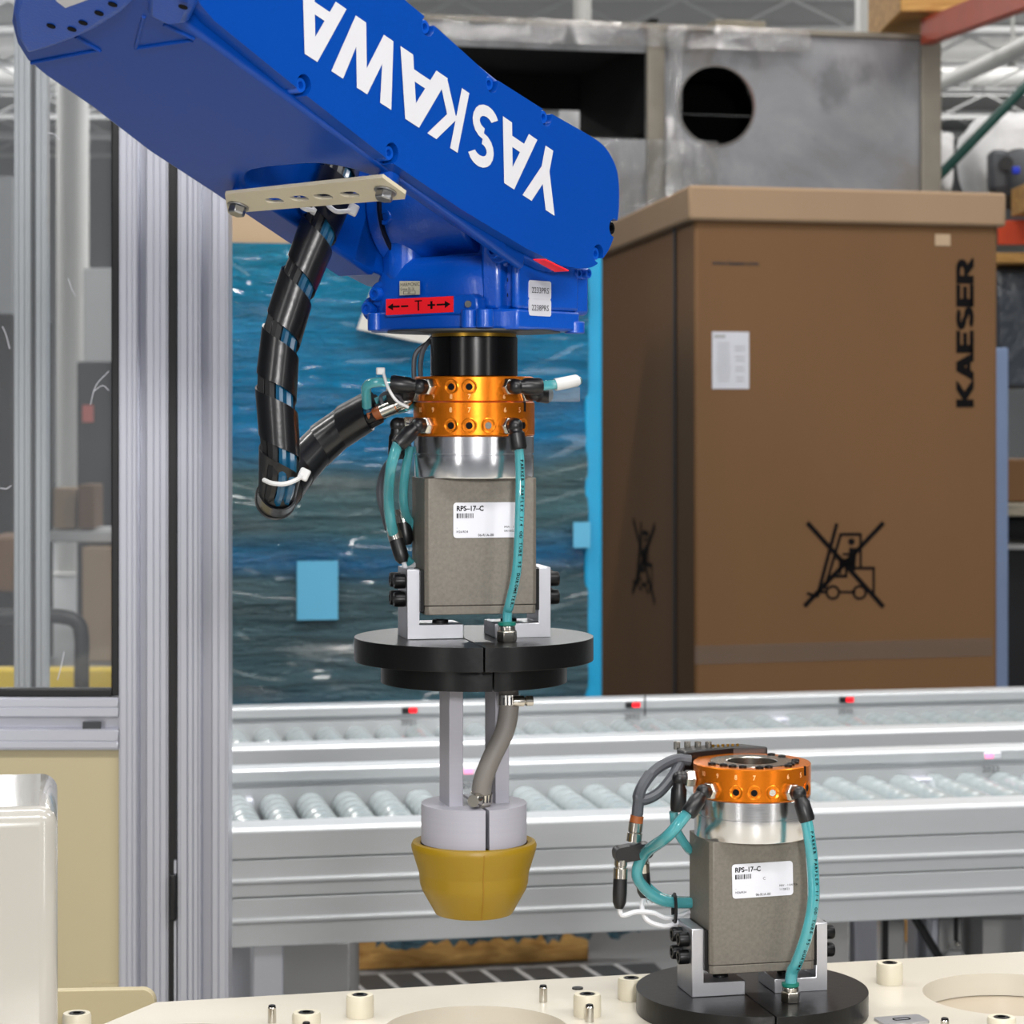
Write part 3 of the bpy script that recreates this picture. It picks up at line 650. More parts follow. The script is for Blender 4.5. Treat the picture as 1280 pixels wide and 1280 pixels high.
o = obj('timber_block', MB().prism([(0, 0), (.25, 0), (.25, .11), (0, .11)], 0, .3, frame(P(1264, 271, 9.62), (1, 0, 0), (0, 0, 1), (0, -1, 0)), [[(.02, .02), (.23, .02), (.23, .09), (.02, .09)]]), M['wood'], None, .003); tag(o, 'hollow wooden box end on the orange rack beam under the motor', 'box')
o = obj('wrapped_load', MB().box(P(1300, 400, 9.7)+Vector((0, .3, -.03)), (.35, .5, .5)), mat('dark_wrapped_goods', '3a4048', .25, 0, .3, 8, .8, 6, .5, bdist=.03), None, .03, seg=3); tag(o, 'dark film-wrapped goods on the rack beside the tall carton', 'goods')
o = obj('timber_board', MB().box(P(1300, 322, 9.6)+Vector((0, .3, 0)), (.36, .6, .04)), M['wood'], None, .004); tag(o, 'yellowish board lying on top of the dark wrapped goods', 'board')
o = obj('steel_post', MB().box((P(1250, 0, 9.2).x, 9.2, .85), (.05, .06, 1.7)), M['paleblue_steel'], None, .004); tag(o, 'blue-grey steel post just right of the tall carton', 'post')
o = obj('small_carton', MB().box(P(1278, 601, 9.6)+Vector((.03, .15, 0)), (.2, .3, .17)), M['card'], None, .006); tag(o, 'small brown carton on the low rack shelf at the right edge', 'carton')
o = obj('low_shelf', MB().box(P(1330, 636, 9.55)+Vector((0, .3, 0)), (.62, .9, .045)), M['wood_grey'], None, .004); tag(o, 'weathered shelf board below the small carton', 'shelf')
o = obj('storage_cabinet', MB().box(P(1340, 790, 9.75)+Vector((0, .35, 0)), (.68, .6, .68)).box(P(1340, 690, 10.1), (.68, .05, .3)), mat('black_blue_cabinet', '05070f', .4), None, .01); tag(o, 'black storage cabinet under the low shelf at the right edge', 'cabinet')
o = obj('metal_tray', MB().box(P(1300, 684, 9.5)+Vector((0, .2, 0)), (.3, .4, .02)), M['greysteel'], None, .004); tag(o, 'flat metal tray on the black storage cabinet', 'tray')
# ================================================================ seen through the door pane
def bg(name, px0, px1, py0, py1, d, m, label, cat, depth=.5, bev=.01, floor=False):
    a = P(px0, py1, d); b = P(px1, py0, d); z0 = 0 if floor else a.z
    o = obj(name, MB().box(((a.x+b.x)/2, d+depth/2, (z0+b.z)/2), (b.x-a.x, depth, b.z-z0)), m, None, bev); return tag(o, label, cat)
bg('white_partition', 104, 190, 335, 458, 16, M['white_wall'], 'white partition panel right of the round column behind the pane', 'partition', .1, floor=True)
bg('machine_cabinet', 96, 200, 452, 665, 15.4, M['darksteel'], 'dark grey machine behind the pane right of the round column', 'machine', .5, floor=True)
bg('machine_cabinet', -60, 14, 392, 672, 13, M['flat_black'], 'black machine cabinet at the left edge behind the pane', 'machine', 1.2, floor=True)
bg('wall_unit', -80, 16, 220, 392, 17, M['wall'], 'pale grey wall unit above the black machine cabinet', 'unit', .4, floor=True)
bg('bench', 60, 190, 664, 678, 14, M['white_wall'], 'white bench top behind the pane', 'bench', .6)
bg('carton', 66, 94, 610, 661, 14.1, M['card_pale'], 'brown carton on the white bench', 'carton', .3)
bg('carton', 97, 118, 606, 661, 14.0, M['card'], 'taller brown carton at the right of the bench', 'carton', .3)
bg('carton', -20, 17, 672, 740, 9.5, M['card'], 'brown carton low at the left edge behind the pane', 'carton', .4)
bg('carton', 102, 180, 684, 712, 13.9, M['card_pale'], 'long carton on the floor below the bench', 'carton', .3, floor=True)
obj('warning_tag', MB().box(P(110, 517, 15.38), (.07, .012, .11)), M['red_tag'], bpy.data.objects['machine_cabinet'], label='pinkish tag')
bg('guard_rail', -90, 240, 836, 905, 7.5, M['yellow'], 'yellow guard rail low behind the pane', 'rail', .08)
o = obj('tubular_frame', MB().tube([P(-80, 772, 6.6), P(40, 770, 6.6), P(78, 771, 6.6), P(96, 778, 6.6), P(102, 796, 6.6), P(102, 850, 6.6), P(102, 1100, 6.6)], .021, 12), M['black']); tag(o, 'black bent tube frame behind the pane', 'tube frame')
# ================================================================ guard frame at the left
DG = 3.24
def vprof(px0, px1, segs, z0, z1, d, depth):   # extruded profile standing up: segs = (from, to, recess) fractions of the width
    a, b = P(px0, 500, d).x, P(px1, 500, d).x; w = b-a; pl = []
    for f0, f1, rc in segs: pl += [(a+w*f0, d+rc), (a+w*f1, d+rc)]
    pl += [(b, d+depth), (a, d+depth)]
    return MB().prism(pl, z0, z1)
S1 = [(0, .04, .004), (.04, .16, 0), (.16, .18, .0015), (.18, .27, 0), (.27, .29, .0015), (.29, .36, 0), (.36, .38, .002), (.38, .56, .024), (.56, .575, .002), (.575, .70, 0), (.70, .72, .0015), (.72, .83, 0), (.83, .85, .0015), (.85, .96, 0), (.96, 1, .004)]
t = thing('guard_door', 'aluminium framed safety door with a clear pane and a cream lower panel', 'door', (P(100, 0, DG).x, DG, 0))
obj('door_stile', vprof(148, 210, S1, 0, 3.2, DG, .04), M['alu_prof'], t, .0006, seg=1)
za, zb = P(0, 938, DG).z, P(0, 872, DG).z; zw = zb-za; xl, xr = P(-420, 0, DG).x, P(147.5, 0, DG).x
pl = []
for f0, f1, rc in [(0, .04, .003), (.04, .16, 0), (.16, .18, .0012), (.18, .38, 0), (.38, .40, .002), (.40, .62, .018), (.62, .64, .002), (.64, .80, 0), (.80, .82, .0012), (.82, .97, 0), (.97, 1, .003)]: pl += [(DG+rc, za+zw*f0), (DG+rc, za+zw*f1)]
pl += [(DG+.04, zb), (DG+.04, za)]
r_ = obj('door_rail', MB().prism(pl, xl, xr, frame((0, 0, 0), (0, 1, 0), (0, 0, 1), (1, 0, 0))), M['alu_prof'], t, .0006, seg=1)
obj('slot_nut', MB().box(P(115, 907, DG+.006), (.025, .004, .011)), M['darksteel'], r_, .001)
zg = P(0, 863, DG).z
obj('pane', MB().box(((xl+P(139, 0, DG).x)/2, DG+.017, (zg+3.2)/2), (P(139, 0, DG).x-xl, .005, 3.2-zg)), M['glass'], t)
obj('gasket', MB().box((P(143, 0, DG).x, DG+.016, (zg+3.2)/2-.004), (P(148, 0, DG).x-P(138, 0, DG).x, .02, 3.2-zg+.008)), M['black'], t, .002)
obj('gasket', MB().box(((xl+P(139, 0, DG).x)/2, DG+.016, zg-.004), (P(139, 0, DG).x-xl, .02, .011)), M['black'], t, .002)
obj('lower_panel', MB().box(((xl+xr)/2, DG+.02, za/2), (xr-xl, .012, za-.002)), M['sheetcream'], t)
obj('panel_strip', MB().box(((P(112, 0, DG).x+P(147, 0, DG).x)/2, DG+.011, .3), (P(147, 0, DG).x-P(112, 0, DG).x, .004, .78)), M['sheetcream'], t)
# scratches on the pane
def scr(pts, r=.0006): return MB().tube([P(x, y, DG+.0138) for x, y in pts], r, 5)
b = MB()
for q in ([(113, 506), (120, 482), (136, 464)], [(116, 490), (128, 482), (136, 488)], [(85, 348), (90, 362), (94, 370)], [(3, 408), (8, 420), (12, 436)], [(0, 610), (8, 611), (14, 607)], [(60, 166), (68, 168), (75, 175)], [(80, 815), (77, 830), (72, 850)]): m_ = scr(q); b.add(m_.v, m_.f)
obj('pane_scratches', b, M['sticker'], t, kind='stuff')
t = thing('guard_post', 'ribbed aluminium guard post with a black sealing strip, left of the blue load', 'post', (P(256, 0, DG).x, DG, 0))
S2 = [(0, .06, .004), (.06, .19, .0), (.19, .21, .003), (.21, .30, .001), (.30, .32, .003), (.32, .40, .001), (.40, .45, .006), (.45, .67, .028), (.67, .69, .004), (.69, .80, 0), (.80, .825, .0015), (.825, .95, 0), (.95, 1, .004)]
obj('post_profile', vprof(221.5, 285, S2, 0, 3.2, DG-.01, .05), M['alu_prof'], t, .0006, seg=1)
obj('sealing_strip', MB().box((P(215.7, 0, DG).x, DG+.012, 1.6), (.0100, .02, 3.2)), M['black'], t)
obj('strip_profile', MB().box((P(219.5, 0, DG).x, DG-.001, .43), (.0028, .008, .86)), M['alu_prof'], t)
obj('door_catch', MB().box((P(217.5, 1120, DG).x, DG-.004, P(226, 1120, DG).z), (.0085, .02, .063)), M['black'], t, .002)
# second frame seen through the pane
t = thing('guard_post', 'bright aluminium post standing behind the clear door pane', 'post', (P(38, 0, 3.95).x, 3.95, 0))
obj('post_profile', vprof(17, 37, [(0, .1, .003), (.1, .3, 0), (.3, .34, .002), (.34, .66, 0), (.66, .7, .002), (.7, .9, 0), (.9, 1, .003)], 0, 3.2, 3.95, .03), M['alu_conv'], t, .0006, seg=1)
obj('dark_web', MB().box((P(41, 0, 3.97).x, 3.975, 1.6), (.012, .02, 3.2)), M['darksteel'], t)
obj('post_profile', vprof(44, 58, [(0, .1, .003), (.1, .5, 0), (.5, .55, .002), (.55, .9, 0), (.9, 1, .003)], 0, 3.2, 3.96, .03), M['alu_conv'], t, .0006, seg=1)
# ================================================================ cream foreground
ZT = .951
t = thing('fixture_table', 'cream fixture plate with round pockets carrying the standing gripper', 'table', (.2, 1.9, 0))
c2 = Vector((.206, 2.066)); ax = Vector((math.cos(R(14.2)), math.sin(R(14.2))))
poly = [(-.9, 1.3), (.95, 1.3), (.95, 2.093+1.26*.247), (-.311, 2.096), (-.345, 2.02), (-.40, 1.95), (-.9, 1.93)]
hs = [circle(*(c2+ax*.2435*k), .0775, 64) for k in (-2, -1, 0, 1, 2) if -.45+.08 < (c2+ax*.2435*k).x < .86]
obj('top_plate', MB().prism(poly, ZT-.02, ZT, None, hs), M['cream2'], t)
obj('pocket_plate', MB().prism([(p[0]*.99+.002, p[1]*.99+.018) for p in poly], ZT-.05, ZT-.0205), mat('pocket_floor_tan', 'ab9f8c', .35), t)
obj('table_body', MB().prism([(p[0]*.97, p[1]*.98+.02) for p in poly], 0, ZT-.051), M['cream'], t)
def at_z(px, py, z): return on_plane(px, py, Vector((0, 0, z)), Vector((0, 0, 1)))
BUSH = MB().lathe([(.0117, 0), (.0119, .003), (.0119, .016), (.011, .0185), (.0072, .0186), (.0068, .0165), (.002, .0165)], None, 28)
bme = mesh_of(BUSH, 'spacer', 30)
scm = mesh_of(MB().lathe([(.0064, .0165), (.0064, .0182), (.0058, .0188), (.0034, .0189), (.0034, .0172)], None, 20), 'cap_screw', 30)
names = {(450, 1243): 'cream spacer standing between the guard post and the middle pocket', (383, 1265): 'cream spacer in front of the leftmost full spacer, near the left pin', (734, 1242): 'cream spacer beside the two pins right of the middle pocket',
         (789, 1222): 'cream spacer half hidden behind the black disc', (1112, 1203): 'cream spacer on the table edge right of the standing gripper', (1252, 1271): 'cream spacer in front of the right pocket', (96, 1266): 'cream spacer by the off-white cover at the left'}
for (px, py), lb in names.items():
    p = at_z(px, py, ZT+.0186); t = thing('table_spacer', lb, 'spacer', (p.x, p.y, ZT), 0, 'cream spacers on the fixture table')
    if px == 96: t.location.z = ZT
    obj('sleeve', bme, None, t, local=True); obj('cap_screw', scm, None, t, local=True)
bme.materials.append(M['cream_bush']); scm.materials.append(M['blackox'])
pin = mesh_of(MB().lathe([(.0036, 0), (.0036, .0125), (.003, .0135)], None, 16), 'shaft', 30); tip = mesh_of(MB().lathe([(.0032, .0125), (.003, .0146), (.0022, .015)], None, 16), 'tip', 30)
for (px, py), lb in {(340, 1256): 'steel locating pin left of the middle pocket', (679, 1231): 'steel locating pin behind the spacer with two pins', (737, 1255): 'steel locating pin in front of the spacer right of the middle pocket', (1181, 1272): 'steel locating pin in front of the right pocket', (383, 1277): 'steel locating pin right in front of a spacer at the bottom edge'}.items():
    p = at_z(px, py, ZT+.015); t = thing('locating_pin', lb, 'pin', (p.x, p.y, ZT), 0, 'steel pins on the fixture table')
    obj('shaft', pin, None, t, local=True); obj('tip', tip, None, t, local=True)
pin.materials.append(M['nickel']); tip.materials.append(M['blackox'])
p = at_z(1127, 1277, ZT); Mx = rotz(16, (p.x, p.y, ZT))
t = thing('data_plate', 'small silver plate with a slot on the table before the standing gripper', 'plate', (p.x, p.y, ZT))
obj('plate', MB().prism(rrect(-.021, -.012, .021, .012, .003), 0, .0022, Mx), M['alu_mill'], t)
obj('slot_mark', MB().prism(rrect(-.008, -.0035, .008, .0035, .003), .0022, .0026, Mx, [rrect(-.007, -.0026, .007, .0026, .0024)]), M['ink'], t)
p = at_z(722, 1236, ZT)
o = obj('plug', MB().lathe([(.005, 0), (.005, .0012), (.001, .0014)], Matrix.Translation((p.x, p.y, ZT)), 16), M['black']); tag(o, 'flat black plug in the table top behind the spacer', 'plug')
# raised plate behind the table and the off-white cover
d = 2.15; a, b = P(-40, 1237, d), P(196, 1233, d)
pl = [(a.x, .9), (b.x, .9), (b.x, b.z-.012)]+[(b.x-.012+.012*math.cos(R(k*15)), b.z-.012+.012*math.sin(R(k*15))) for k in range(1, 7)]+[(a.x, a.z)]
o = obj('back_plate', MB().prism(pl, 0, .012, frame((0, d, 0), (1, 0, 0), (0, 0, 1), (0, -1, 0))), M['sheetcream'], None, .001); tag(o, 'upright cream plate behind the left corner of the table', 'plate')
a = P(72, 1010, 1.72)
t = thing('machine_cover', 'glossy off-white rounded cover in the lower left corner', 'cover', (a.x-.2, 1.85, 0))
CM = rotz(10.7, (a.x, 1.72, 0))
obj('shell', MB().box((-.22, .09, (a.z+ZT)/2+.004), (.44, .18, a.z-ZT-.008), CM), M['offwhite'], t, .013, seg=5)
obj('base_flange', MB().box((-.22, .09, ZT+.0025), (.43, .17, .004), CM), M['cream'], t)
# ================================================================ grippers (local space: z=0 disc top, -y to the front)
def dirphi(phi): return Vector((math.sin(R(phi)), -math.cos(R(phi)), 0))
def ring_holes(root, z, r, holes, nums, numz, mname='ring_port'):
    for ph, kind in holes:
        d = dirphi(ph); c = d*(r-.0002)+Vector((0, 0, z))
        b = MB().rod(c-d*.0025, c+d*.0004, [(.0030, 0), (.0030, 1), (.0064, 1.0), (.0066, .9)], 20)
        h = obj('port', MB().rod(c-d*.001, c+d*.0006, [(.0064, 0), (.0064, .8), (.0058, 1), (.0032, .45), (.0030, .4)], 24), M['orange'], root, local=True)
        obj('port_bore', MB().rod(c-d*.0005, c+d*.0003, [(.0028, 0), (.0028, 1)], 18), M['ink'] if kind == 'o' else M['nickel'], h, local=True)
    return
def ring_text(mb, s, ph, z, r, size):
    d = dirphi(ph); x = Vector((math.cos(R(ph)), math.sin(R(ph)), 0)); o = d*(r+.0003)+Vector((0, 0, z))
    put_text(mb, s, frame(o, x, (0, 0, 1), d), size, 0, .9, 'CENTER')
def elbow(root, c, d, out, mname='push_in_elbow', ln=.013, drop=.019, hexlen=.007):
    """push-in fitting: hex nut on the port, ball joint, black sleeve towards 'out'. Returns the tube start."""
    d = Vector(d).normalized(); out = Vector(out).normalized()
    b = MB().rod(c, c+d*hexlen, [(.0068, 0), (.0076, .1), (.0076, .8), (.0066, 1)], 6)
    h = obj('hex_nut', b, M['nickel'], root, .0004, local=True)
    k = c+d*(hexlen+.005)
    b = MB().rod(c+d*hexlen, k+d*.0005, [(.0058, 0), (.0062, .3), (.0058, 1)], 16).sphere(k, .0064)
    b.rod(k, k+out*drop, [(.0054, 0), (.0054, .25), (.0068, .34), (.007, .9), (.0062, 1)], 20)
    obj('elbow_body', b, M['black'], h, local=True)
    return k+out*drop
def socket_bolt(mb, p, d, r=.0062, l=.009):
    d = Vector(d).normalized(); p = Vector(p)
    return mb.rod(p, p+d*l, [(r*.94, 0), (r, .05), (r, .86), (r*.9, 1), (r*.55, 1), (r*.5, .6), (.0001, .6)], 18)
def gripper(root, hang):
    # carrier disc in two halves
    sl = .0007
    for s in (-1, 1):
        xo = -.012; a0_ = math.degrees(math.asin((-xo if s < 0 else xo)/.0995))
        arc = [(xo+s*sl, -math.sqrt(.0995**2-xo**2))]+[(.0995*math.sin(R(a))*s, -.0995*math.cos(R(a))) for a in [a0_+1.5+k*(177-2*a0_)/45 for k in range(46)]]+[(xo+s*sl, math.sqrt(.0995**2-xo**2))]
        if s < 0: arc = arc[::-1]
        o = obj('disc_half', MB().prism(arc, -.0195, 0), M['black_disc'], root, .0012, local=True)
        if hang:
            arc = [(s*sl, -.0775)]+[(.0775*math.sin(R(a))*s, -.0775*math.cos(R(a))) for a in range(4, 177, 4)]+[(s*sl, .0775)]
            if s < 0: arc = arc[::-1]
            obj('lower_flange', MB().prism(arc, -.0375, -.0196), M['black_disc'], o, .0035, local=True, seg=3)
    # body
    wx, wy, ch = .047, .030, .003
    body = [(-wx, -wy+ch), (-wx+ch, -wy), (wx-ch, -wy), (wx, -wy+ch), (wx, wy), (-wx, wy)]
    o = obj('body', MB().prism(body, .028, .1325), M['hardcoat'], root, .0007, local=True)
    obj('bottom_plate', MB().prism([(p[0]*.99, p[1]*.99) for p in body], .0205, .0276), M['hardcoat'], root, .0006, local=True)
    obj('side_pad', MB().box((-.0485, 0, .040), (.003, .05, .034)), M['blackox'], root, local=True)
    obj('side_pad', MB().box((.0485, 0, .040), (.003, .05, .034)), M['blackox'], root, local=True)
    # label plate on the front
    x0, x1, z0, z1 = (-.0235, .0315, .0835, .1125) if hang else (-.0275, .0265, .0845, .1135)
    tilt = Matrix.Rotation(R(0 if hang else 1.2), 4, 'Z')
    lc = Vector(((x0+x1)/2, -wy-.0002, (z0+z1)/2)); LMx = frame(lc, (1, 0, 0), (0, 0, 1), (0, -1, 0)) @ tilt; w, h = (x1-x0)/2, (z1-z0)/2
    lab = obj('type_label', MB().prism(rrect(-w, -h, w, h, .0028), 0, .0006, LMx), M['sticker'], root, local=True, label='white printed type label')
    b = MB(); Mt = LMx @ Matrix.Translation((0, 0, .0008))
    def tx(s, x, y, sz, bold=0, sx=1): put_text(b, s, Mt @ Matrix.Translation((x, y, 0)), sz, bold, sx)
    tx('RPS–17–C', -w+.0025, h-.0068, .0058, .03, .92)
    x = -w+.0026
    for q in (1.6, .5, .9, .4, .9, .3, .4, 1.3, .3, .6, .3, .5, .4, .8): b.box((x+q*.0004, h-.0108, 0), (q*.0007, .0040, .0001), Mt); x += q*.0007+.00058
    tx('-', -w+.0025, -h+.0075, .003); tx('H26/R34', -w+.0025, -h+.0042, .0027); tx('06-R1A-00', -w+.0205, -h+.0012, .003, .01)
    tx('MW - 110' if hang else 'MW - 11W719', w-.0125, -h+.0078, .0026); tx('04/10/22' if hang else '11/28/22', w-.0125, -h+.0046, .0026)
    if not hang: tx('C', 0, .0, .0035)
    obj('label_print', b, M['ink'], lab, local=True)
    # adapter
    obj('adapter', MB().lathe([(.03, .1326), (.0492, .1326), (.0497, .1335), (.0497, .1512), (.0487, .1515), (.0487, .1524), (.0499, .1527), (.0499, .1664), (.0494, .167), (.03, .167)], None, 72), M['alu'], root, local=True)
    # tool changer ring
    ring = obj('changer_ring', MB().lathe([(.0225, .1672), (.0498, .1672), (.0505, .168), (.0505, .1942), (.0496, .195), (.0225, .195), (.0225, .1672)], None, 96, False), M['orange'], root, local=True)
    ring_holes(root, .1757, .0505, [(-33.5, 'o'), (-16, 'o'), (1.8, 'n'), (42 if hang else 50, 'o')], None, 0)
    b = MB()
    for s, ph in (('8', -33.5), ('7', -16), ('6', 18.5), ('5', 36), ('9', -53), ('10', -72)): ring_text(b, s, ph, .1865, .0505, .0058)
    obj('port_numbers', b, mat('etched_mark', 'f2c48a', .5), ring, local=True)
    b = MB(); d = dirphi(44); obj('index_mark', MB().box(d*.0506+Vector((0, 0, .191)), (.0016, .0016, .008), None), M['ink'], ring, local=True)
    if not hang:
        obj('steel_insert', MB().lathe([(.0216, .1715), (.0216, .1952), (.0223, .1957), (.036, .1957), (.0362, .195)], None, 64, False), M['nickel'], ring, local=True)
        for ph in (-75, -58, -44, -30, -9, 4, 31, 44, 60, 78, 118, 137):
            d = dirphi(ph)*(.0405 if ph % 2 else .0375)
            o = obj('cap_bolt', MB().lathe([(.0035, .195), (.0035, .1965), (.003, .197), (.0016, .197), (.0016, .196)], Matrix.Translation(d), 16), M['blackox'], root, local=True)
        obj('lock_bore', MB().lathe([(.0224, .171), (.0001, .1705)], None, 48, False), M['darksteel'], ring, local=True)
        obj('lock_cam', MB().cyl((-.008, .004, .1712), (-.008, .004, .184), .0055, seg=20), M['copper'], ring, local=True)
    # L brackets
    for s in (-1, 1):
        L = [(.0605, 0), (.0605, .058), (.0500, .058), (.0500, .012), (.013, .012), (.013, 0)]
        L = [(s*p[0], p[1]) for p in L]
        if s > 0: L = L[::-1]
        o = obj('angle_bracket', MB().prism(L, -.022, .022, frame((0, 0, 0), (1, 0, 0), (0, 0, 1), (0, -1, 0))), M['alu_mill'], root, .0007, local=True)
        for y in (-.0115, .0085):
            for z in (.0325, .0475):
                obj('socket_screw', socket_bolt(MB(), (s*.0606, y, z), (s, 0, 0)), M['blackox'], o, local=True)
        obj('socket_screw', socket_bolt(MB(), (s*.029, -.002, .0121), (0, 0, 1), .0068, .0025), M['blackox'], o, local=True)
    # vacuum fitting on the disc
    fx, fy = .0165, -.053
    f = obj('tube_fitting', MB().lathe([(.0078, .0001), (.0084, .001), (.0084, .0085), (.0072, .0095)], Matrix.Translation((fx, fy, 0)), 6).lathe([(.0068, .0094), (.0068, .0125), (.006, .013)], Matrix.Translation((fx, fy, 0)), 24), M['nickel'], root, .0004, local=True)
    obj('release_collar', MB().lathe([(.0056, .0128), (.0074, .0135), (.0074, .0158), (.0058, .0162)], Matrix.Translation((fx, fy, 0)), 24), M['green_pl'], f, local=True)
    # right elbow and tube
    d = dirphi(20.8); c = d*.0503+Vector((0, 0, .1757))
    e = elbow(root, c, d, (.12, -.16, -1) if hang else (.26, -.2, -1), drop=.02 if hang else .024)
    top = Vector((fx, fy, .013))
    rr = .004 if hang else .0052
    pts = [e+Vector((0, 0, .004)), e+Vector((.001, -.0005, -.02)), Vector((.0245, -.064, .105)), Vector((.0225, -.063, .06)), Vector((.0178, -.056, .03)), top+Vector((.0004, -.0004, .012)), top-Vector((0, 0, .003))]
    if not hang:
        pts = [e+Vector((-.0015, 0, .004)), e+Vector((.0015, -.001, -.014)), Vector((.0325, -.064, .112)), Vector((.032, -.066, .085)), Vector((.027, -.064, .058)), Vector((.0205, -.058, .034)), top+Vector((.0012, -.0008, .012)), top-Vector((0, 0, .003))]
    tb = obj('vacuum_tube', MB().tube(pts, rr, 12, 8), M['teal'], root, local=True)
    # printing along the tube
    c = spline(pts, 10); acc = 0; b = MB(); S = 'PARKER PARFLEX 1/4 OD TUBE 95 DUROMETER-POLYURETHANE'; view = Vector((.2, -1, 0)).normalized(); k = 0
    Ls = [0]
    for i in range(1, len(c)): Ls.append(Ls[-1]+(c[i]-c[i-1]).length)
    adv = .0033 if hang else .0036; t0 = .012
    for ch in S:
        s_ = t0+k*adv*.92; k += 1
        if s_ > Ls[-1]-.02: break
        i = max(j for j in range(len(Ls)) if Ls[j] <= s_); i = min(i, len(c)-2); q = c[i].lerp(c[i+1], (s_-Ls[i])/max(1e-9, Ls[i+1]-Ls[i]))
        tdir = (c[i+1]-c[i]).normalized(); nrm = (view-tdir*view.dot(tdir)).normalized(); up = nrm.cross(tdir).normalized()
        put_text(b, ch, frame(q+nrm*(rr+.0002)-up*.0011, tdir, up, nrm), .0036, .03)
    obj('tube_print', b, M['ink'], tb, local=True)
    # left elbow and tubes going round the back
    d = dirphi(-59); c = d*.0503+Vector((0, 0, .1757))
    e = elbow(root, c, d, (-.85, -.35, -.95) if not hang else (-.95, -.2, -.85), drop=.024)
    if hang:
        pts = [e+Vector((.002, .002, .004)), e+Vector((-.005, 0, -.018)), Vector((-.074, -.012, .115)), Vector((-.069, 0, .09)), Vector((-.058, .016, .068)), Vector((-.045, .03, .056))]
        p2 = [Vector((-.052, .012, .158)), Vector((-.057, .012, .128)), Vector((-.055, .02, .105)), Vector((-.045, .032, .088))]
    else:
        pts = [e+Vector((.003, .002, .004)), e+Vector((-.016, .004, -.018)), Vector((-.094, .006, .118)), Vector((-.099, .012, .098)), Vector((-.084, .014, .080)), Vector((-.066, .018, .073)), Vector((-.045, .026, .070))]
        p2 = [Vector((-.066, .014, .152)), Vector((-.063, .016, .136)), Vector((-.052, .022, .120)), Vector((-.044, .032, .113))]
    obj('air_tube', MB().tube(pts, .0046 if hang else .005, 12, 8), M['teal'], root, local=True)
    if not hang: obj('air_tube', MB().tube([p+Vector((.006, .012, -.001)) for p in pts], .004, 12, 8), M['teal'], root, local=True)
    obj('air_tube', MB().tube(p2, .004, 12, 8), M['teal'], root, local=True)
    # rear left fitting pointing sideways
    d = dirphi(-92); c = d*.0503+Vector((0, 0, .182 if not hang else .176)); e2 = elbow(root, c, d, (-.03, .05, -1), drop=.028, hexlen=.009)
    # cables and connectors
    if hang:
        obj('signal_cable', MB().tube([(-.05, .035, .16), (-.07, .02, .14), (-.076, .014, .12), (-.072, .012, .10), (-.07, .008, .09)], .0042, 10), M['grey_cable'], root, local=True)
        con = [((-.068, .006, .092), (-.060, -.002, .062)), ((-.056, .03, .105), (-.052, .026, .075))]
    else:
        obj('signal_cable', MB().tube([(-.046, .03, .193), (-.06, .03, .194), (-.082, .02, .186), (-.098, .012, .168), (-.094, .012, .163), (-.08, .014, .168), (-.066, .02, .18), (-.056, .03, .19)], .0048, 10), M['grey_cable'], root, local=True)
        obj('signal_cable', MB().tube([(-.086, .018, .184), (-.096, .012, .172), (-.098, .012, .16), (-.099, .012, .15)], .0052, 10), M['grey_cable'], root, local=True)
        obj('plug_sleeve', MB().cyl((-.099, .012, .150), (-.1, .012, .144), .0058, seg=16), M['copper'], root, local=True)
        obj('plug_nut', MB().rod((-.1, .012, .144), (-.102, .012, .128), [(.0062, 0), (.0062, .45), (.0054, .5), (.0066, .56), (.0066, 1)], 20), M['nickel'], root, local=True)
        sp = obj('splitter', MB().prism(rrect(-.0165, -.0065, .0165, .0065, .005), -.007, .007, frame((-.103, .012, .119), (1, 0, .12), (-.12, 0, 1), (0, -1, 0))), M['black'], root, .0015, local=True)
        con = [((-.114, .010, .113), (-.116, .008, .072)), ((-.093, .018, .114), (-.090, .022, .078))]
        for pts in ([(-.116, .008, .073), (-.113, .008, .066), (-.10, .01, .068), (-.085, .012, .066), (-.07, .016, .06), (-.045, .03, .062)], [(-.09, .022, .078), (-.093, .018, .07), (-.09, .012, .06), (-.075, .012, .054), (-.06, .02, .055), (-.045, .032, .058)], [(-.088, .02, .074), (-.07, .02, .076), (-.045, .03, .068)]):
            obj('sensor_wire', MB().tube(pts, .0022, 8), M['white_cable'], root, local=True)
        obj('cable_clip', MB().tube([Vector((-.064, .018, .068))+Vector((.003*math.sin(a/8*6.283)*.4, .009*math.sin(a/8*6.283), .012*math.cos(a/8*6.283))) for a in range(9)], .0016, 6), M['black'], root, local=True)
        # electrical block behind the ring
        eb = obj('connector_block', MB().prism([(-.052, .052), (-.052, .03), (-.036, .037), (.0, .052), (.03, .045), (.014, .068), (-.034, .068)], .178, .2005), M['black'], root, .0015, local=True)
        for k in range(7):
            obj('contact_pin', MB().cyl((-.022+.0045*k, .0555, .2004), (-.022+.0045*k, .0555, .2025), .0013, seg=8), M['brass'], eb, local=True)
        for k in range(4): obj('terminal_screw', MB().cyl((-.05+.009*k, .058-.002*k, .199), (-.05+.009*k, .058-.002*k, .2055), .003, seg=10), M['nickel'], eb, local=True)
    for p, q in con:
        p = Vector(p); q = Vector(q); m1 = p.lerp(q, .38)
        k = obj('plug_nut', MB().rod(p, m1, [(.0056, 0), (.0056, .3), (.005, .35), (.005, .42), (.0062, .45), (.0062, 1)], 20), M['nickel'], root, local=True)
        obj('plug_body', MB().rod(m1, q, [(.006, 0), (.0062, .5), (.0058, .8), (.0036, 1)], 20), M['black'], k, local=True)
